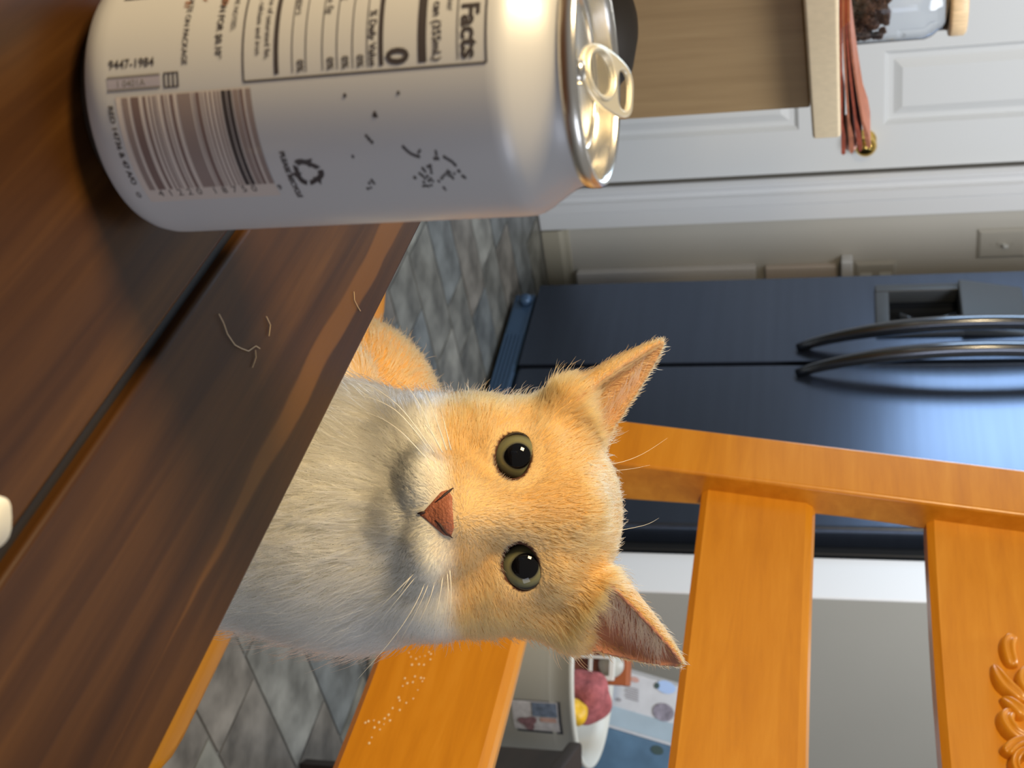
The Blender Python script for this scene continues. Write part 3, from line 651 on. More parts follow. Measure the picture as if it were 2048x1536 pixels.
def strip(m, u0, u1, h0, h1, off=.00012):
    n_ = max(1, int(abs(u1-u0)/.0012)); b = len(m.v)
    for i in range(n_+1):
        u = u0+(u1-u0)*i/n_; m.v += [onc(u, h0, off), onc(u, h1, off)]
    m.f += [(b+2*i, b+2*i+2, b+2*i+3, b+2*i+1) for i in range(n_)]
TEXTS = {}
def ctext(m, txt, u, h, size, ang=0, align='LEFT', bold=0, sx=1.0, off=.00014):
    """lettering wrapped on the can; ang = 90 runs up the can"""
    cu = bpy.data.curves.new('t', 'FONT'); cu.body = txt; cu.size = size/.72; cu.align_x = align; cu.offset = bold*size; cu.resolution_u = 3
    ob = bpy.data.objects.new('t', cu); COL.objects.link(ob); bpy.context.view_layer.update()
    me = bpy.data.meshes.new_from_object(ob.evaluated_get(bpy.context.evaluated_depsgraph_get()))
    c_, s_ = math.cos(math.radians(ang)), math.sin(math.radians(ang)); b = len(m.v)
    for v in me.vertices:
        x, y = v.co.x*sx, v.co.y; m.v.append(onc(u+x*c_-y*s_, h+x*s_+y*c_, off))
    m.f += [tuple(b+i for i in p.vertices) for p in me.polygons]
    bpy.data.objects.remove(ob); bpy.data.curves.remove(cu); bpy.data.meshes.remove(me)
# nutrition panel
nut = MB(); uR = .0050; uL = -.044; hB, hT = .0480, .1048; lw = .00042
strip(nut, uR-lw/2, uR+lw/2, hB, hT); strip(nut, uL, uR, hB-lw/2, hB+lw/2); strip(nut, uL, uR, hT-lw/2, hT+lw/2)
ur = uR-.0011
def hx(x, y=60): return cuv(x, y)[1]
ctext(nut, 'Nutrition Facts', ur, hx(924, 110), hx(960, 110)-hx(924, 110), 0, 'RIGHT', .045, 1.08)
strip(nut, uL+.001, ur, hx(915)-.00012, hx(915)+.00012)
ctext(nut, '1 serving per container', cuv(900, 22)[0], hx(893), .0016, 0, 'RIGHT')
ctext(nut, 'Serving size  1 can (355mL)', ur, hx(866, 100), .0019, 0, 'RIGHT', .03)
strip(nut, uL+.001, ur, hx(836), hx(853))
ctext(nut, 'Calories', -.013, hx(778), .0036, 0, 'RIGHT', .03)
ctext(nut, '0', ur, hx(774, 110), hx(818, 110)-hx(774, 110), 0, 'RIGHT', .05, 1.0)
strip(nut, uL+.001, ur, hx(758), hx(767))
ctext(nut, '% Daily Value', ur, hx(739, 100), .00165, 0, 'RIGHT', .03)
rows = [(735, 714, '0%', 'Total Fat 0g'), (706, 684, '0%', 'Sodium 0mg'), (675, 654, '0%', 'Total Carbohydrate 0g'), (646, None, '', 'Total Sugars 0g'), (613, 594, '0%', 'Includes 0g Added Sugars'), (586, None, '', '')]
for xl, xt, pc, nm in rows:
    strip(nut, uL+.001, ur, hx(xl)-.00011, hx(xl)+.00011)
    if xt:
        ctext(nut, pc, ur, hx(xt, 120), .00165, 0, 'RIGHT', .03)
        ue = {'Total Carbohydrate 0g': cuv(660, 28)[0], 'Includes 0g Added Sugars': cuv(600, 30)[0]}.get(nm, -.012)
        ctext(nut, nm, ue, hx(xt, 20), .0017, 0, 'RIGHT')
strip(nut, uL+.001, ur, hx(549, 70), hx(558, 70))
ctext(nut, 'Not a significant source of saturated fat,', cuv(540, 118)[0], hx(532, 60), .0014, 0, 'RIGHT', .01)
ctext(nut, 'trans fat, vitamin D, calcium and iron', cuv(520, 110)[0], hx(513, 60), .0014, 0, 'RIGHT', .01)
nut.build('nutrition_label', M_ink_d, can)
lt = MB()
uD = cuv(365, 130)[0]
ctext(lt, 'DATE ON PACKAGE', uD, hx(368, 60), .0014, 0, 'RIGHT', .02)
ctext(lt, 'CAN FOR $0.10*', cuv(440, 118)[0], hx(434, 60), .0016, 0, 'RIGHT', .035)
ctext(lt, 'BEFORE NOTED,', cuv(470, 62)[0], hx(466, 30), .00125, 0, 'RIGHT', .01)
ctext(lt, '9447-1984', cuv(222, 138)[1]*0+cuv(222, 139)[0], cuv(217, 138)[1], .0021, 90, 'LEFT', .02, .95)
a0 = cuv(330, 176); a1 = cuv(355, 143)
for k in range(4): strip(lt, a1[0], a0[0], a0[1]+(a1[1]-a0[1])*k/3-.00022, a0[1]+(a1[1]-a0[1])*k/3+.00022)
strip(lt, a0[0]-.0003, a0[0], a0[1], a1[1]); strip(lt, a1[0], a1[0]+.0003, a0[1], a1[1])
ctext(lt, 'RED 14736 & 47 A/O', cuv(206, 213)[0], .0128, .0014, 0, 'LEFT', .03, 1.15)
pr0 = cuv(561, 303)
ctext(lt, 'PLEASE RECYCLE', pr0[0], cuv(584, 360)[1]-.0006, .0013, 0, 'LEFT', .06, 1.0)
lt.build('small_print', M_ink_d, can)['kind'] = 'stuff'
rr = MB()
for (x, y, tx, sz) in ((372, 18, 'BEST BY', .0014), (448, 12, 'REFUND', .0016), (410, 4, 'CA CRV', .0013)): ctext(rr, tx, cuv(x, y)[0], hx(x-4, y), sz, 0, 'RIGHT', .02)
rr.build('rust_print', M_ink_o, can)
dk_ = MB(); q0 = cuv(249, 2); strip(dk_, q0[0]-.01, q0[0], q0[1], q0[1]+.012); dk_.build('dark_print_block', M_ink_d, can)
# bare metal batch-code window
bw = MB(); b0 = cuv(216, 182); b1 = cuv(324, 149); strip(bw, b1[0]-.0001, b0[0], b0[1], b1[1]-.0005, .00010); bw.build('bare_metal_window', mat('bare_metal_print', (.66, .66, .80), .3, .55), can)
bwf = MB()
for u_ in (b1[0]-.0001, b0[0]): strip(bwf, u_-.00022, u_+.00022, b0[1], b1[1]-.0005, .00016)
ctext(bwf, '1 0401A', (b0[0]+b1[0])/2+.0008, b0[1]+.0022, .0016, 90, 'LEFT', .01)
bwf.build('batch_code', M_ink_g, can)
# barcode: rings of ink stacked up the can on a tan ground
ug0 = cuv(380, 186)[0]; ug1 = ug0+.0232
gh0 = cuv(243, 200)[1]-.0082+.004; gh1 = cuv(498, 183)[1]+.0004
gm = MB(); strip(gm, ug0-.0003, ug1+.0040, .0150, gh1, .00008); gm.build('barcode_ground', M_ink_t, can)
bars = [(242, 254), (260, 276), (284, 290), (296, 299), (304, 307), (310, 312), (321, 326), (330, 332), (338, 345), (353, 380), (384, 386), (389, 398), (402, 404), (409, 412), (418, 421), (427, 430), (434, 437), (441, 451), (453, 462), (465, 476), (478, 485), (490, 501)]
dark = MB(); brn = MB(); mid = MB()
ya = 188
for k, (xa, xb) in enumerate(bars):
    h0, h1 = cuv(xa, ya-(xa-242)*.04)[1], cuv(xb, ya-(xb-242)*.04)[1]
    strip(dark if k in (17, 18) else (mid if k in (0, 9, 21, 19) else brn), ug0, ug1, h0, h1, .00013)
for m_, n_, mt in ((dark, 'barcode_dark_bars', M_ink_d), (brn, 'barcode_bars', M_ink_b), (mid, 'barcode_wide_bars', mat('can_ink_mauve', (.27, .215, .20), .35, coat=.3))): m_.build(n_, mt, can)
dg = MB(); ud = ug1+.0022
for ch_, xx, yy in (('0', 279, 389),): ctext(dg, ch_, ud, cuv(xx, yy)[1]-.0008, .0018, 90, 'LEFT')
hA = cuv(318, 388)[1]; hBq = cuv(520, 378)[1]
for i, ch_ in enumerate('41220'): ctext(dg, ch_, ud, hA+i*(hBq-hA)/10.4, .0021, 90, 'LEFT')
for i, ch_ in enumerate('18750'): ctext(dg, ch_, ud, hA+(i+5.6)*(hBq-hA)/10.4, .0021, 90, 'LEFT')
ctext(dg, '9', ud, cuv(557, 378)[1], .0017, 90, 'LEFT')
dg.build('barcode_digits', M_ink_d, can)
# recycling mark: three chasing arrows
rc = MB(); c0 = cuv(616, 345)
for k in range(3):
    base = math.radians(90+120*k); Rr = .0029
    for (a0_, a1_) in ((-48, 8), (20, 58)):
        n_ = 8; b = len(rc.v)
        for i in range(n_+1):
            a_ = base+math.radians(a0_+(a1_-a0_)*i/n_)
            for r_ in (Rr-.00065, Rr+.00065):
                rb = r_*(1+.12*math.cos(3*(a_-math.pi/2)))
                rc.v.append(onc(c0[0]+rb*math.cos(a_), c0[1]+rb*math.sin(a_)))
        rc.f += [(b+2*i, b+2*i+1, b+2*i+3, b+2*i+2) for i in range(n_)]
    a_ = base+math.radians(58); b = len(rc.v); tdir = (-math.sin(a_), math.cos(a_))
    for r_, t_ in ((Rr-.0014, 0), (Rr+.0014, 0), (Rr, .0016)):
        rc.v.append(onc(c0[0]+r_*math.cos(a_)+tdir[0]*t_, c0[1]+r_*math.sin(a_)+tdir[1]*t_, .00013))
    rc.f.append((b, b+1, b+2))
rc.build('recycle_symbol', M_ink_d, can)
# little printed dots and dashes
dots = [(690, 191, 3.5), (797, 186, 3.2), (750, 226, 3), (748, 231, 3.2), (753, 232, 3), (733, 272, 3), (738, 278, 3.5), (744, 284, 3.4), (706, 313, 3), (744, 361, 3.4), (739, 366, 3), (748, 366, 3), (736, 377, 3.2), (742, 375, 2.6),
        (807, 294, 3.2), (811, 298, 3.2), (815, 302, 3), (819, 305, 3), (823, 308, 3), (828, 310, 3), (833, 312, 3), (838, 313, 3), (840, 301, 2.6), (837, 305, 2.4),
        (872, 303, 2.8), (873, 309, 2.8), (870, 317, 3.4), (876, 317, 3.2), (889, 314, 3.2), (894, 317, 3), (899, 320, 3), (904, 323, 3), (908, 327, 3), (911, 330, 3), (918, 342, 3.6), (926, 352, 3.4), (930, 355, 3),
        (830, 355, 3.6), (846, 337, 3.2), (850, 342, 3), (856, 333, 3), (861, 331, 3), (862, 338, 3), (863, 345, 3), (840, 347, 3), (845, 351, 3.2), (850, 356, 3), (855, 352, 3), (858, 361, 3.2), (862, 357, 2.8), (848, 364, 3), (847, 372, 2.8), (852, 371, 3), (857, 372, 3), (863, 370, 2.8), (866, 362, 2.6),
        (878, 362, 3), (884, 356, 3.2), (888, 351, 3), (893, 347, 3), (896, 342, 3), (900, 345, 3), (903, 352, 2.8), (906, 356, 3), (909, 347, 2.6), (898, 351, 2.6), (888, 375, 3), (891, 379, 2.4)]
dm = MB()
for x, y, r_ in dots:
    u, h = cuv(x, y); r = r_*.000118; b = len(dm.v)
    for i in range(8): dm.v.append(onc(u+r*math.cos(i*.785)*1.25, h+r*math.sin(i*.785)))
    dm.f.append(tuple(range(b, b+8)))
dm.build('printed_dots', M_ink_d, can)['kind'] = 'stuff'
# ------------------------------------------------------------------ cat: one continuous body from a distance field
CE = atz(1038, 1022, .53)                                  # between the eyes
_f = (CAM-CE)/np.linalg.norm(CAM-CE); _ro = math.radians(4.0)
_x = RT-_f*(RT@_f); _x /= np.linalg.norm(_x); _y = np.cross(_f, _x)
HX = math.cos(_ro)*_x+math.sin(_ro)*_y; HY = -math.sin(_ro)*_x+math.cos(_ro)*_y; HZ = _f
def h2w(p): p = np.asarray(p, float); return CE+.01*(p[..., 0:1]*HX+p[..., 1:2]*HY+p[..., 2:3]*HZ)
def w2h(P): v = (np.asarray(P)-CE)*100; return np.stack([v@HX, v@HY, v@HZ], -1)
f4 = np.float32
def smin(a, b, k):
    h = np.clip(.5+.5*(b-a)/k, 0, 1); return b+(a-b)*h-k*h*(1-h)
def smax(a, b, k): return -smin(-a, -b, k)
def ellip(p, c, r):
    x, y, z = (p[i]-c[i] for i in range(3)); k0 = np.sqrt((x/r[0])**2+(y/r[1])**2+(z/r[2])**2); k1 = np.sqrt((x/r[0]**2)**2+(y/r[1]**2)**2+(z/r[2]**2)**2)
    return k0*(k0-1)/np.maximum(k1, 1e-5)
def caps(p, a, b, ra, rb):
    a = np.array(a, f4); b = np.array(b, f4); d = b-a; L2 = float(d@d)
    t = np.clip(((p[0]-a[0])*d[0]+(p[1]-a[1])*d[1]+(p[2]-a[2])*d[2])/L2, 0, 1)
    return np.sqrt((p[0]-a[0]-d[0]*t)**2+(p[1]-a[1]-d[1]*t)**2+(p[2]-a[2]-d[2]*t)**2)-(ra+(rb-ra)*t)
EARS = []
def mk_ear(B_, T_, o, R0, inner):
    B_, T_, o = (np.array(q, float) for q in (B_, T_, o)); L = np.linalg.norm(T_-B_); ax = (T_-B_)/L
    o = o-ax*(o@ax); o /= np.linalg.norm(o); EARS.append((B_, ax, o, np.cross(ax, o), L, R0, inner))
mk_ear((-4.05, 3.15, -3.2), (-7.45, 7.35, -3.6), (.80, .1, .60), 2.0, 1)
mk_ear((4.45, 2.75, -3.2), (7.5, 6.95, -3.6), (.62, -.12, .72), 2.35, -1)
def ear_coords(p, e):
    B_, ax, o, w_, L, R0, _ = e; d = [p[i]-B_[i] for i in range(3)]
    t = (d[0]*ax[0]+d[1]*ax[1]+d[2]*ax[2])/L; po = d[0]*o[0]+d[1]*o[1]+d[2]*o[2]; pw = d[0]*w_[0]+d[1]*w_[1]+d[2]*w_[2]
    return t, po, pw
def ear_sdf(p, e):
    t, po, pw = ear_coords(p, e); R0 = e[5]
    tc = np.clip(t, -.35, 1); R = R0*np.maximum(1-np.maximum(tc, 0), .0)**.78*np.where(tc < 0, 1+tc*.9, 1)+.08
    out = (np.sqrt((pw/R)**2+((po)/(.62*R))**2)-1)*R*.62
    out = np.maximum(np.maximum(out, (t-1)*e[4]), (-.35-t)*e[4])
    Ri = np.maximum(R*.97-.17, .02)
    inn = (np.sqrt((pw/Ri)**2+((po-.40*R)/(.66*Ri))**2)-1)*Ri*.66
    inn = np.maximum(inn, (.02-t)*e[4]*.6)
    return smax(out, -inn, .08), inn
EYE = [(-2.38, .02, -1.22), (2.38, .02, -1.22)]; ER = 1.18
def eye_ap(p, s):
    """sharp tunnel of the lid opening (slightly slanted almond)"""
    c = EYE[s]; sg = -1 if s == 0 else 1
    x = (p[0]-c[0])*sg; y = p[1]-c[1]; a_ = math.radians(11); u = x*math.cos(a_)+y*math.sin(a_); v = -x*math.sin(a_)+y*math.cos(a_)
    z = p[2]-c[2]
    v = v+.10*u*u*np.sign(v)*0+.06
    k = np.sqrt((u/.985)**2+(np.where(v > 0, v/.70, v/.80))**2)-1
    return np.maximum(k*.8, -(z-.1))
def face(p):
    d = ellip(p, (0.05, .15, -4.2), (5.0, 4.55, 4.5))
    for s in (-1, 1):
        d = smin(d, ellip(p, (2.95*s, -1.9, -3.0), (2.5, 2.5, 2.5)), 1.2)
        d = smin(d, ellip(p, (2.2*s, 1.35, -1.5), (1.5, .85, 1.1)), .8)
        d = smin(d, ellip(p, (2.5*s, -1.55, -1.35), (1.35, .9, .9)), .7)
    d = smin(d, caps(p, (0, 2.2, -1.2), (0, -.6, -.05), 1.7, 1.15), .9)
    d = smin(d, caps(p, (0, -.5, -.1), (-.05, -2.75, 1.35), 1.05, .86), .7)
    d = smin(d, ellip(p, (-.05, -3.1, -.1), (2.7, 1.9, 1.9)), .9)
    for s in (-1, 1):
        d = smin(d, ellip(p, (1.2*s-.08, -3.95, .62), (1.75, 1.1, 1.3)), .5)
    d = smin(d, ellip(p, (-.1, -4.95, .05), (1.3, .75, 1.0)), .4)
    return d
def cat_sdf(p):
    d = face(p)
    for e in EARS:
        es, _ = ear_sdf(p, e); d = smin(d, es, .55)
    d = smin(d, caps(p, (-4.0, .6, -3.3), (-5.1, 2.9, -3.5), .9, .55), .9); d = smin(d, caps(p, (4.5, .2, -3.3), (5.75, 2.2, -3.5), 1.0, .6), .9)
    d = smin(d, caps(p, (-3.1, 1.7, -2.7), (-4.7, 2.7, -2.7), 1.1, .9), 1.0)
    for s in (-1, 1): d = smin(d, ellip(p, (2.9*s, -3.9, -1.7), (2.3, 1.8, 1.9)), 1.0)
    # neck, chest, trunk, legs, tail (all in the head's frame, cm)
    n_ = ellip(p, (-.15, -6.1, -4.5), (5.75, 4.9, 4.5))
    n_ = smin(n_, ellip(p, (-.55, -9.5, -5.6), (6.0, 5.0, 5.2)), 2.0)
    n_ = smin(n_, ellip(p, (-1.4, -14.5, -7.2), (5.7, 6.5, 5.6)), 2.5)
    d = smin(d, n_, 2.0)
    d = smin(d, ellip(p, (-3.4, -14.5, -18.5), (6.2, 6.6, 9.5)), 3.5)
    d = smin(d, ellip(p, (-3.2, -19.5, -24.5), (7.6, 8.0, 8.0)), 3.0)
    hc_ = w2h(atz(672, 842, .74)); d = smin(d, ellip(p, tuple(hc_), (6.4, 6.4, 7.5)), 1.5)
    return d
def low_sdf(p, ax_w):
    """legs and tail given by world points"""
    d = None
    for a, b, ra, rb in ax_w:
        q = caps(p, a, b, ra, rb); d = q if d is None else smin(d, q, .8)
    return d
# legs reach the seat (z = .45): world points mapped to head frame
def wl(x, y, z): return w2h(np.array([x, y, z]))
cx0, cy0 = CE[0], CE[1]
LEGS = []
for sx, dx in ((-1, -.055), (1, .035)):
    LEGS += [(wl(cx0+dx, cy0+.095, .66), wl(cx0+dx*1.05, cy0+.085, .50), 2.6, 1.5), (wl(cx0+dx*1.05, cy0+.085, .50), wl(cx0+dx*1.05, cy0+.078, .466), 1.5, 1.5), (wl(cx0+dx*1.05, cy0+.085, .465), wl(cx0+dx*1.05, cy0+.055, .462), 1.55, 1.3)]
for dx in (-.115, .055):
    LEGS += [(wl(cx0+dx, cy0+.27, .56), wl(cx0+dx*1.1, cy0+.18, .50), 5.0, 2.6), (wl(cx0+dx*1.1, cy0+.20, .47), wl(cx0+dx*1.1, cy0+.13, .463), 1.7, 1.4)]
LEGS += [(wl(cx0-.06, cy0+.35, .49), wl(cx0-.15, cy0+.30, .47), 1.7, 1.5), (wl(cx0-.15, cy0+.30, .47), wl(cx0-.17, cy0+.19, .464), 1.5, 1.1)]

def surface_nets(fn, xs, ys, zs):
    X, Y, Z = np.meshgrid(xs, ys, zs, indexing='ij'); F_ = fn((X, Y, Z)).astype(f4)
    sg = F_ < 0
    nx, ny, nz = F_.shape
    c = sg[:-1, :-1, :-1].astype(np.int8)
    tot = np.zeros((nx-1, ny-1, nz-1), np.int8)
    for i in (0, 1):
        for j in (0, 1):
            for k in (0, 1): tot += sg[i:nx-1+i, j:ny-1+j, k:nz-1+k]
    act = (tot > 0) & (tot < 8); idx = -np.ones(act.shape, np.int64); ci = np.argwhere(act); idx[act] = np.arange(len(ci))
    acc = np.zeros((len(ci), 3)); cnt = np.zeros(len(ci)); I, J, K = ci.T
    G = [xs, ys, zs]
    corners = [(i, j, k) for i in (0, 1) for j in (0, 1) for k in (0, 1)]
    for a in range(8):
        for b in range(a+1, 8):
            A, Bc = corners[a], corners[b]
            if sum(abs(A[q]-Bc[q]) for q in range(3)) != 1: continue
            fa = F_[I+A[0], J+A[1], K+A[2]]; fb = F_[I+Bc[0], J+Bc[1], K+Bc[2]]; m_ = (fa < 0) != (fb < 0)
            t = np.where(m_, fa/np.where(m_, fa-fb, 1), 0)
            pa = np.stack([xs[I+A[0]], ys[J+A[1]], zs[K+A[2]]], 1); pb = np.stack([xs[I+Bc[0]], ys[J+Bc[1]], zs[K+Bc[2]]], 1)
            acc += np.where(m_[:, None], pa+(pb-pa)*t[:, None], 0); cnt += m_
    V_ = acc/cnt[:, None]; Q = []
    def quads(s0, s1, o1, o2, sl):
        m_ = s0 != s1; e = np.argwhere(m_); flip = s1[m_]
        return e, flip
    # edges along x, y, z
    m_ = sg[:-1, 1:-1, 1:-1] != sg[1:, 1:-1, 1:-1]; e = np.argwhere(m_); fl = sg[:-1, 1:-1, 1:-1][m_]; i, j, k = e.T; j = j+1; k = k+1
    q = np.stack([idx[i, j-1, k-1], idx[i, j, k-1], idx[i, j, k], idx[i, j-1, k]], 1); q[~fl] = q[~fl][:, ::-1]; Q.append(q)
    m_ = sg[1:-1, :-1, 1:-1] != sg[1:-1, 1:, 1:-1]; e = np.argwhere(m_); fl = sg[1:-1, :-1, 1:-1][m_]; i, j, k = e.T; i = i+1; k = k+1
    q = np.stack([idx[i-1, j, k-1], idx[i-1, j, k], idx[i, j, k], idx[i, j, k-1]], 1); q[~fl] = q[~fl][:, ::-1]; Q.append(q)
    m_ = sg[1:-1, 1:-1, :-1] != sg[1:-1, 1:-1, 1:]; e = np.argwhere(m_); fl = sg[1:-1, 1:-1, :-1][m_]; i, j, k = e.T; i = i+1; j = j+1
    q = np.stack([idx[i-1, j-1, k], idx[i, j-1, k], idx[i, j, k], idx[i-1, j, k]], 1); q[~fl] = q[~fl][:, ::-1]; Q.append(q)
    return V_, np.concatenate(Q)
def axis(a, f0, f1, b, fine, coarse):
    return np.concatenate([np.arange(f0-coarse, a-coarse, -coarse)[::-1], np.arange(f0, f1, fine), np.arange(f1, b+coarse, coarse)]).astype(f4)
gx = axis(-20, -8.2, 8.4, 11, .115, .45); gy = axis(-38, -6.5, 7.6, 8.4, .115, .45); gz = axis(-46, -6.2, 2.8, 4, .115, .5)
def full(p):
    d = cat_sdf(p); ly = p[1] < -8
    l_ = low_sdf(p, LEGS); d = smin(d, l_, 1.2)
    for s in (0, 1): d = np.maximum(d, -eye_ap(p, s))
    return d
Vc, Qc = surface_nets(full, gx, gy, gz)
# light smoothing of the net
def smooth(V_, Q, it, lam=.5, keep=None):
    n = len(V_); e = np.concatenate([Q[:, [0, 1]], Q[:, [1, 2]], Q[:, [2, 3]], Q[:, [3, 0]]]); e = np.concatenate([e, e[:, ::-1]])
    deg = np.bincount(e[:, 0], minlength=n)[:, None]
    for _ in range(it):
        av = np.stack([np.bincount(e[:, 0], V_[e[:, 1], k], n) for k in range(3)], 1)/np.maximum(deg, 1)
        V_ = V_+(av-V_)*lam
    return V_
Vc = smooth(Vc, Qc, 2, .4)
def sstep(a, b, x): t = np.clip((x-a)/(b-a), 0, 1); return t*t*(3-2*t)
rsn = np.random.RandomState(2)
def wob(p, fr, sd):
    r_ = np.random.RandomState(sd); o = 0
    for k in range(5):
        d = r_.randn(3)*fr; o = o+np.sin(p[:, 0]*d[0]+p[:, 1]*d[1]+p[:, 2]*d[2]+r_.rand()*6.28)
    return o/2.5
C_cream = np.array([.56, .35, .14]); C_orange = np.array([.57, .285, .07]); C_white = np.array([.74, .70, .60]); C_pink = np.array([.42, .19, .125]); C_pale = np.array([.72, .50, .25])
def inner_ear(p):
    m_ = np.zeros(len(p))
    for e in EARS:
        pp = (p[:, 0], p[:, 1], p[:, 2]); _, inn = ear_sdf(pp, e); t, po, pw = ear_coords(pp, e)
        R = e[5]*np.maximum(1-np.clip(t, -.35, 1), 0)**.78+.08
        m_ = np.maximum(m_, (np.abs(inn) < .12)*(t > .02)*(t < .97)*(np.abs(pw) < .98*R)*(po < .50*R))
    return m_
def colour(p):
    x, y, z = p.T; n_ = wob(p, 1.3, 7)*.35+wob(p, 4., 9)*.18
    # white from the chin, muzzle sides and chest downwards
    wl_ = sstep(-2.7, -3.9, y+.22*np.abs(x)*0+n_*.8+np.where(np.abs(x) > 2.2, (np.abs(x)-2.2)*-.12, 0))
    muz = sstep(2.6, 1.5, np.hypot((x+.05)/1.25, (y+3.6)))*sstep(-.3, .8, z)*sstep(-2.4, -3.3, y)
    wt = np.maximum(wl_, muz*.8)
    wt = wt*(1-sstep(-8.6, -10.6, z))
    side = sstep(-5.0, -9.5, z)*sstep(-3.6, -4.6, x)*0
    c = C_cream+(C_orange-C_cream)*(np.clip(.22+.28*n_+.25*sstep(1.0, 3.8, y)*(.5+.5*np.sin(x*3.2)), 0, .7))[:, None]
    c = c+(C_pale-c)*(sstep(2.6, .9, np.abs(x)+np.abs(y+1.9)*.8)*.55)[:, None]
    back = sstep(-9.5, -13, z); c = c+(C_orange-c)*back[:, None]*.9
    c = c*(1-wt[:, None])+C_white*wt[:, None]
    # paler lids ring
    for s in (0, 1):
        d_ = np.hypot((x-EYE[s][0])/1.0, (y-EYE[s][1])/.85); c = c+(C_pale-c)*(sstep(1.75, 1.3, d_)*sstep(-3, -1.5, z)*.5)[:, None]
    return c
def lid(p):
    m_ = np.zeros(len(p))
    for s in (0, 1):
        d_ = eye_ap((p[:, 0], p[:, 1], p[:, 2]), s); m_ = np.maximum(m_, (d_ < .11)*(p[:, 2] > -2.6)*1.0)
    return m_
base_c = colour(Vc); ie = inner_ear(Vc); C_in = np.where(Vc[:, :1] < 0, np.array([.50, .27, .13]), C_pink); base_c = base_c*(1-ie[:, None])+C_in*ie[:, None]
ld = lid(Vc); base_c = base_c*(1-ld[:, None])+np.array([.085, .035, .022])*ld[:, None]
ZB = .44
catroot_loc = (cx0, cy0+.15, .4505)
kitty = empty('cat', catroot_loc, 'cream orange and white cat sitting on the wooden chair, looking into the camera', 'cat')
def vcol_mat(name, rough=.8):
    m = bpy.data.materials.new(name); m.use_nodes = True; nt = m.node_tree; b = nt.nodes['Principled BSDF']
    a_ = nt.nodes.new('ShaderNodeAttribute'); a_.attribute_name = 'Col'; nt.links.new(a_.outputs['Color'], b.inputs['Base Color'])
    b.inputs['Roughness'].default_value = rough; b.inputs['Specular IOR Level'].default_value = .2
    return m
Wv = h2w(Vc); Wv[:, 2] = np.maximum(Wv[:, 2], .4506)
me = bpy.data.meshes.new('body'); me.from_pydata([], [], [])
def np_mesh(name, V_, Q):
    me = bpy.data.meshes.new(name); me.vertices.add(len(V_)); me.vertices.foreach_set('co', np.asarray(V_, f4).ravel())
    me.loops.add(Q.size); me.loops.foreach_set('vertex_index', Q.ravel().astype(np.int32)); me.polygons.add(len(Q))
    me.polygons.foreach_set('loop_start', np.arange(0, Q.size, Q.shape[1], dtype=np.int32)); me.update(calc_edges=True); me.validate(); return me
me = np_mesh('body', Wv, Qc)
at = me.color_attributes.new('Col', 'FLOAT_COLOR', 'POINT'); at.data.foreach_set('color', np.concatenate([base_c, np.ones((len(base_c), 1))], 1).astype(f4).ravel())
link('body', me, vcol_mat('cat_skin_and_undercoat'), kitty, True, True)
nrm = np.zeros_like(Wv)
for tri in (Qc[:, [0, 1, 2]], Qc[:, [0, 2, 3]]):
    fn_ = np.cross(Wv[tri[:, 1]]-Wv[tri[:, 0]], Wv[tri[:, 2]]-Wv[tri[:, 0]])
    for k in range(3):
        for q in range(3): nrm[:, q] += np.bincount(tri[:, k], fn_[:, q], len(Wv))
nrm /= np.linalg.norm(nrm, axis=1, keepdims=True)+1e-12
# nose leather
def nose_sdf(p):
    x, y, z = p[0]+.12, p[1], p[2]
    d = face(p)-.06
    # rounded triangle: broad top at y=-2.85, point at y=-4.05
    wdt = np.interp(y, [-4.2, -4.05, -3.6, -3.2, -2.9, -2.7], [.02, .10, .52, .92, 1.0, .6])
    tri = np.maximum(np.maximum(np.abs(x)-wdt, y+2.72), -(y+4.18))*.7
    d = smax(d, tri, .12)
    return d
nv_, nq_ = surface_nets(nose_sdf, np.arange(-1.3, 1.1, .045, dtype=f4), np.arange(-4.5, -2.4, .045, dtype=f4), np.arange(.9, 3.0, .045, dtype=f4))
nv_ = smooth(nv_, nq_, 2, .4)
nm = np_mesh('nose', h2w(nv_), nq_)
link('nose', nm, mat('cat_nose_leather', (.36, .125, .07), .48, spec=.4, noise=(500, .12), bump=(900, .35)), kitty, True, True)
def face_z(x_, y_):
    zz = np.linspace(3.2, -1, 900); v_ = face((np.full(900, x_), np.full(900, y_), zz)); k = np.argmax(v_ < 0); return zz[k]
def facepx(x_, y_, dz=0):
    q_ = w2h(atz(x_, y_, .515)); return h2w(np.array([q_[0], q_[1], face_z(q_[0], q_[1])+dz]))[0] if False else CE+.01*(HX*q_[0]+HY*q_[1]+HZ*(face_z(q_[0], q_[1])+dz))
M_mouth = mat('dark_lip_line', (.035, .014, .012), .6)
for pts_, r_, nm_ in (([(872, 1040), (882, 1049), (888, 1058), (895, 1067), (906, 1075)], .0005, 'nostril'), ([(872, 1005), (884, 996), (893, 988), (902, 980), (907, 976)], .00045, 'nostril'), ([(852, 1024), (843, 1026), (836, 1027)], .0006, 'lip_line')):
    MB().tube([facepx(a_, b_, .07) for a_, b_ in pts_], [r_*k_ for k_ in ((.5, 1.2, 1.5, 1.0, .4) if len(pts_) == 5 else (.9, 1.1, .4))], 8).build(nm_, M_mouth, kitty, True)
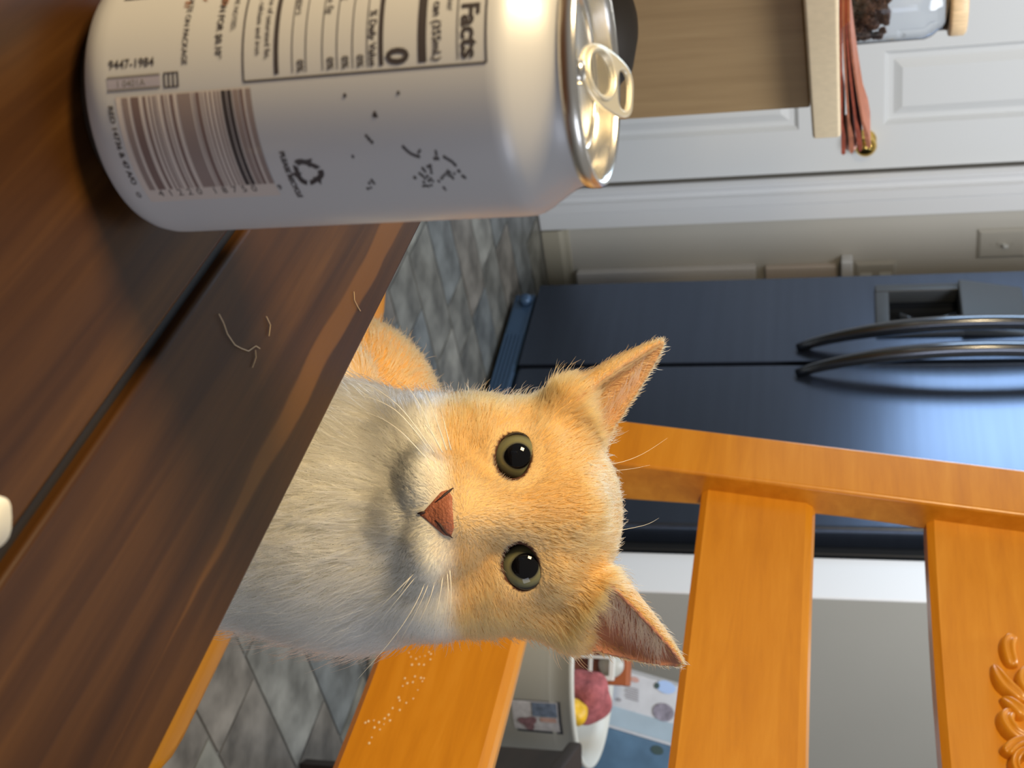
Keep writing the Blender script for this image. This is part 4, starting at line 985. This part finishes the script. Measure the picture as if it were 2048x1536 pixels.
# eyes
def eye_mat():
    m = bpy.data.materials.new('cat_eye'); m.use_nodes = True; nt = m.node_tree; b = nt.nodes['Principled BSDF']
    at_ = nt.nodes.new('ShaderNodeAttribute'); at_.attribute_name = 'ang'; rp = nt.nodes.new('ShaderNodeValToRGB'); cr = rp.color_ramp
    nz = nt.nodes.new('ShaderNodeTexNoise'); nz.inputs['Scale'].default_value = 420; nz.inputs['Detail'].default_value = 3
    ad = nt.nodes.new('ShaderNodeMath'); ad.operation = 'MULTIPLY_ADD'; ad.inputs[1].default_value = .10; 
    nt.links.new(nz.outputs['Fac'], ad.inputs[0]); nt.links.new(at_.outputs['Fac'], ad.inputs[2]); nt.links.new(ad.outputs[0], rp.inputs[0])
    sb = [(.0, (.003, .003, .004)), (.60, (.003, .003, .004)), (.64, (.10, .098, .068)), (.72, (.185, .175, .085)), (.88, (.165, .165, .095)), (.98, (.10, .095, .05)), (1.03, (.012, .008, .006))]
    while len(cr.elements) < len(sb): cr.elements.new(.5)
    for e, (p_, c_) in zip(cr.elements, sb): e.position = min(1, p_/1.1); e.color = (*c_, 1)
    mu = nt.nodes.new('ShaderNodeMath'); mu.operation = 'DIVIDE'; mu.inputs[1].default_value = 1.1
    nt.links.new(ad.outputs[0], mu.inputs[0]); nt.links.new(mu.outputs[0], rp.inputs[0])
    nt.links.new(rp.outputs[0], b.inputs['Base Color']); b.inputs['Roughness'].default_value = .35; b.inputs['Coat Weight'].default_value = 1; b.inputs['Coat Roughness'].default_value = .02
    b.inputs['Coat IOR'].default_value = 1.38; b.inputs['Specular IOR Level'].default_value = .0
    return m
M_eye = eye_mat()
for s in (0, 1):
    nU, nV = 64, 40; vs = []; an = []
    gz_ = np.array([.0, .10, 1.0]); gz_ /= np.linalg.norm(gz_)
    for j in range(nV+1):
        th = math.pi*j/nV
        for i in range(nU):
            ph = 2*math.pi*i/nU; d = np.array([math.sin(th)*math.cos(ph), math.sin(th)*math.sin(ph), math.cos(th)])
            vs.append(np.array(EYE[s])+d*ER)
            if d[2] > 0:
                q = d-gz_*(d@gz_); ex, ey = q[0], q[1]
                r0 = math.hypot(ex, ey)
                # pupil ends in a soft point at the bottom
                pt = 1-.10*max(0, -ey/(r0+1e-6))**6
                a_ = r0*1.19*pt
            else: a_ = 1.2
            an.append(a_)
    V_ = h2w(np.array(vs)); Q = np.array([(j*nU+i, j*nU+(i+1) % nU, (j+1)*nU+(i+1) % nU, (j+1)*nU+i) for j in range(nV) for i in range(nU)])[:, ::-1]
    em = np_mesh('eye', V_, Q); a__ = em.attributes.new('ang', 'FLOAT', 'POINT')
    if len(em.vertices) == len(an): a__.data.foreach_set('value', np.array(an, f4))
    link('eye', em, M_eye, kitty, True, True)

# ---- coat
def sample(n, dens_fn, seed):
    rs = np.random.RandomState(seed)
    T = np.concatenate([Qc[:, [0, 1, 2]], Qc[:, [0, 2, 3]]]); A = np.linalg.norm(np.cross(Vc[T[:, 1]]-Vc[T[:, 0]], Vc[T[:, 2]]-Vc[T[:, 0]]), axis=1)*.5
    w_ = A*dens_fn(Vc[T].mean(1), nrm[T[:, 0]]); cs = np.cumsum(w_); n_ = int(min(n, cs[-1])); k = np.searchsorted(cs, rs.rand(n_)*cs[-1])
    u, v = rs.rand(2, n_); f_ = u+v > 1; u[f_], v[f_] = 1-u[f_], 1-v[f_]; t = T[np.clip(k, 0, len(T)-1)]
    a, b, c = 1-u-v, u, v
    P = Wv[t[:, 0]]*a[:, None]+Wv[t[:, 1]]*b[:, None]+Wv[t[:, 2]]*c[:, None]
    N = nrm[t[:, 0]]*a[:, None]+nrm[t[:, 1]]*b[:, None]+nrm[t[:, 2]]*c[:, None]; N /= np.linalg.norm(N, axis=1, keepdims=True)+1e-12
    return P, N, rs
def dens(p, n_):
    x, y, z = p.T
    d = np.full(len(p), 330.)
    d[(y < -8)] = 150.; d[(z < -9)] = 70.; d[(y < -17)] = 12.
    facing = (n_@HZ); d *= np.where(facing < -.45, .35, 1)
    d *= np.where(inner_ear(p) > 0, np.where(x < 0, .8, .12), 1); d *= 1-lid(p)
    nose = (np.abs(x+.12) < np.interp(y, [-4.2, -4.05, -3.6, -3.2, -2.9, -2.7], [.02, .10, .52, .92, 1.0, .6])+.02)*(y > -4.2)*(y < -2.7)*(z > .9)
    return d*(1-nose)
P, N, rs = sample(150000, dens, 1); H = w2h(P); nh = len(P)
x, y, z = H.T
Nl = np.stack([N@HX, N@HY, N@HZ], 1)
# flow: away from the nose bridge on the face, down on the chest, back on the trunk
src = np.array([0, -2.6, 1.6]); fl = H-src; fl /= np.linalg.norm(fl, axis=1, keepdims=True)+1e-9
fl[:, 1] += .15*sstep(0, 3, y)
down = np.stack([x*.10, -np.ones(nh), z*0], 1); wdn = sstep(-4.6, -7.0, y)[:, None]; fl = fl*(1-wdn)+down*wdn
bk_ = np.stack([x*0-.2, -.25+0*x, -np.ones(nh)], 1); wb = sstep(-9, -12.5, z)[:, None]; fl = fl*(1-wb)+bk_*wb
earw = np.zeros(nh)
for e in EARS:
    t, po, pw = ear_coords((x, y, z), e); es, _ = ear_sdf((x, y, z), e); wE = ((np.abs(es) < .25)*(t > .12)*(t < 1.1)).astype(float); earw = np.maximum(earw, wE)
    fl = fl*(1-wE[:, None])+(e[1]*.9+e[3]*(np.sign(pw)*.45)[:, None])*wE[:, None]
fl = fl+.16*np.stack([wob(H, 2.2, 11), wob(H, 2.2, 12), wob(H, 2.2, 13)], 1)+.14*rs.randn(nh, 3)
fl -= Nl*(fl*Nl).sum(1)[:, None]; fl /= np.linalg.norm(fl, axis=1, keepdims=True)+1e-9
# lengths in cm
L = .42+.35*sstep(1.6, 4.6, np.abs(x))+.10*sstep(1, 4, y)
nd = np.linalg.norm(H-np.array([0, -2.9, 1.3]), axis=1); L = np.minimum(L, .13+.17*nd*.75)
for s in (0, 1):
    d_ = np.hypot((x-EYE[s][0])/1.0, (y-EYE[s][1])/.82); near = (z > -3); L = np.where(near, np.minimum(L, .16+.42*np.maximum(d_-1.05, 0)), L)
L = L+wdn[:, 0]*.55; L = L*(1-wb[:, 0])+1.0*wb[:, 0]; L = np.where(earw > 0, .32, L)
mth = sstep(.9, .2, np.abs(y+4.65))*sstep(.3, .9, z); L *= 1-.45*mth
L *= rs.uniform(.6, 1.2, nh); lift = .30+.12*rs.randn(nh)+.10*wdn[:, 0]; lift = np.where(earw > 0, .5, lift); lift = np.clip(lift, .08, .8)
gh = rs.rand(nh) < .05; L = np.where(gh & (nd > 3.2), L*1.7, L); lift = np.where(gh, np.minimum(lift+.22, .95), lift)
d0_ = fl*np.cos(lift)[:, None]+Nl*np.sin(lift)[:, None]
d1x = fl*np.cos(lift*.35)[:, None]+Nl*np.sin(lift*.35)[:, None]
pts = np.zeros((nh, 4, 3)); pts[:, 0] = H-Nl*.03
for k in range(1, 4):
    t = k/3; dd = d0_*(1-t*.6)+d1x*(t*.6); pts[:, k] = H+dd*(L*t)[:, None]+.03*L[:, None]*t*rs.randn(nh, 3)
hc = colour(H)*rs.uniform(.82, 1.12, nh)[:, None]
# fringe inside the ears: long pale hairs from the front edge across the opening
def ear_tufts(e, n_, seed, t0, t1):
    r_ = np.random.RandomState(seed); B_, ax, o, w_, Ln, R0, sd = e; out = []
    side = -1 if sd > 0 else -1
    for _ in range(n_):
        t = r_.uniform(t0, t1); R = R0*(1-t)**.78+.08; s_ = r_.uniform(-.95, -.25)*(1 if sd > 0 else 1)
        p0 = B_+ax*(t*Ln)+w_*(s_*R)*(1 if sd < 0 else -1)+o*(R*(.05+.1*r_.rand()))
        dr = ax*r_.uniform(.2, .9)+w_*(1 if sd < 0 else -1)*r_.uniform(.5, 1.2)+o*r_.uniform(.05, .35); dr /= np.linalg.norm(dr); ln = r_.uniform(.5, 1.4)*min(1, R/1.0)
        out.append([p0+dr*ln*q/3+o*.05*math.sin(q)+ax*.04*q*q*.3*ln for q in range(4)])
    return np.array(out)
tf = np.concatenate([ear_tufts(EARS[1], 420, 3, .02, .72), ear_tufts(EARS[0], 140, 4, .02, .6)])
pts = np.concatenate([pts, tf]); hc = np.concatenate([hc, np.tile(np.array([.60, .40, .25]), (len(tf), 1))])
nh = len(pts)
hcv = bpy.data.hair_curves.new('fur'); hcv.add_curves([4]*nh)
Wp = h2w(pts.reshape(-1, 3)).astype(f4)
(hcv.attributes.get('position') or hcv.attributes.new('position', 'FLOAT_VECTOR', 'POINT')).data.foreach_set('vector', Wp.ravel())
ra = hcv.attributes.get('radius') or hcv.attributes.new('radius', 'FLOAT', 'POINT')
rad = np.tile(np.array([.00013, .00012, .00009, .00002]), nh); ra.data.foreach_set('value', rad.astype(f4))
ca = hcv.attributes.new('Col', 'FLOAT_COLOR', 'CURVE'); ca.data.foreach_set('color', np.concatenate([hc, np.ones((nh, 1))], 1).astype(f4).ravel())
M_fur = bpy.data.materials.new('cat_fur'); M_fur.use_nodes = True; nt = M_fur.node_tree
for n_ in list(nt.nodes):
    if n_.type == 'BSDF_PRINCIPLED': nt.nodes.remove(n_)
hb = nt.nodes.new('ShaderNodeBsdfHairPrincipled'); hb.parametrization = 'COLOR'; hb.inputs['Roughness'].default_value = .42; hb.inputs['Radial Roughness'].default_value = .6; hb.inputs['Random Roughness'].default_value = .1
aa = nt.nodes.new('ShaderNodeAttribute'); aa.attribute_name = 'Col'; nt.links.new(aa.outputs['Color'], hb.inputs['Color'])
nt.links.new(hb.outputs[0], nt.nodes['Material Output'].inputs['Surface'])
hcv.materials.append(M_fur); fo = bpy.data.objects.new('fur', hcv); COL.objects.link(fo); fo.parent = kitty; bpy.context.view_layer.update(); fo.matrix_parent_inverse = kitty.matrix_world.inverted(); fo['kind'] = 'stuff'
# whiskers: each from the pad outwards
M_wh = mat('cat_whisker', (.85, .80, .68), .35, spec=.4)
WH = [[(868, 905), (842, 868), (800, 815), (752, 778), (706, 762)], [(858, 900), (830, 862), (790, 820), (742, 796), (700, 790)], [(885, 905), (862, 862), (842, 815), (818, 778), (790, 757)],
      [(893, 900), (880, 862), (866, 822), (852, 790), (840, 768)], [(902, 900), (894, 868), (886, 835), (880, 812)], [(880, 895), (858, 858), (838, 838), (810, 812)], [(850, 915), (828, 890), (800, 862), (765, 838), (718, 820)],
      [(845, 1130), (815, 1160), (775, 1200), (738, 1234)], [(848, 1135), (822, 1165), (790, 1205), (760, 1240)], [(858, 1138), (842, 1185), (815, 1235), (775, 1290), (712, 1362)], [(868, 1135), (850, 1185), (828, 1232), (800, 1282)],
      [(876, 1135), (862, 1190), (840, 1240), (825, 1265)], [(888, 1132), (880, 1190), (868, 1240), (855, 1262)], [(893, 1130), (896, 1180), (890, 1230), (880, 1262)], [(898, 1125), (902, 1175), (900, 1225), (893, 1262)], [(852, 1128), (825, 1150), (800, 1185), (785, 1205)],
      [(1180, 930), (1235, 926), (1285, 908), (1335, 876)], [(1175, 925), (1215, 940), (1260, 938), (1300, 930)], [(1185, 1065), (1230, 1062), (1290, 1050), (1318, 1036)]]
for w_ in WH:
    brow = w_[0][0] > 1000; n_ = len(w_); P3 = []
    for i, (x_, y_) in enumerate(w_):
        t = i/(n_-1); P3.append(atz(x_, y_, (.517 if not brow else .535)-(.012*t if not brow else .006*t)+.018*t*t))
    fine = []
    for i in range(n_-1):
        p0, p1, p2, p3 = P3[max(i-1, 0)], P3[i], P3[i+1], P3[min(i+2, n_-1)]
        for k in range(5):
            t = k/5; fine.append(.5*((2*p1)+(-p0+p2)*t+(2*p0-5*p1+4*p2-p3)*t*t+(-p0+3*p1-3*p2+p3)*t**3))
    fine.append(P3[-1]); m_ = len(fine)
    MB().tube(fine, [(.00029 if not brow else .00017)*(1-.85*i/(m_-1)) for i in range(m_)], 5).build('whisker', M_wh, kitty, True)
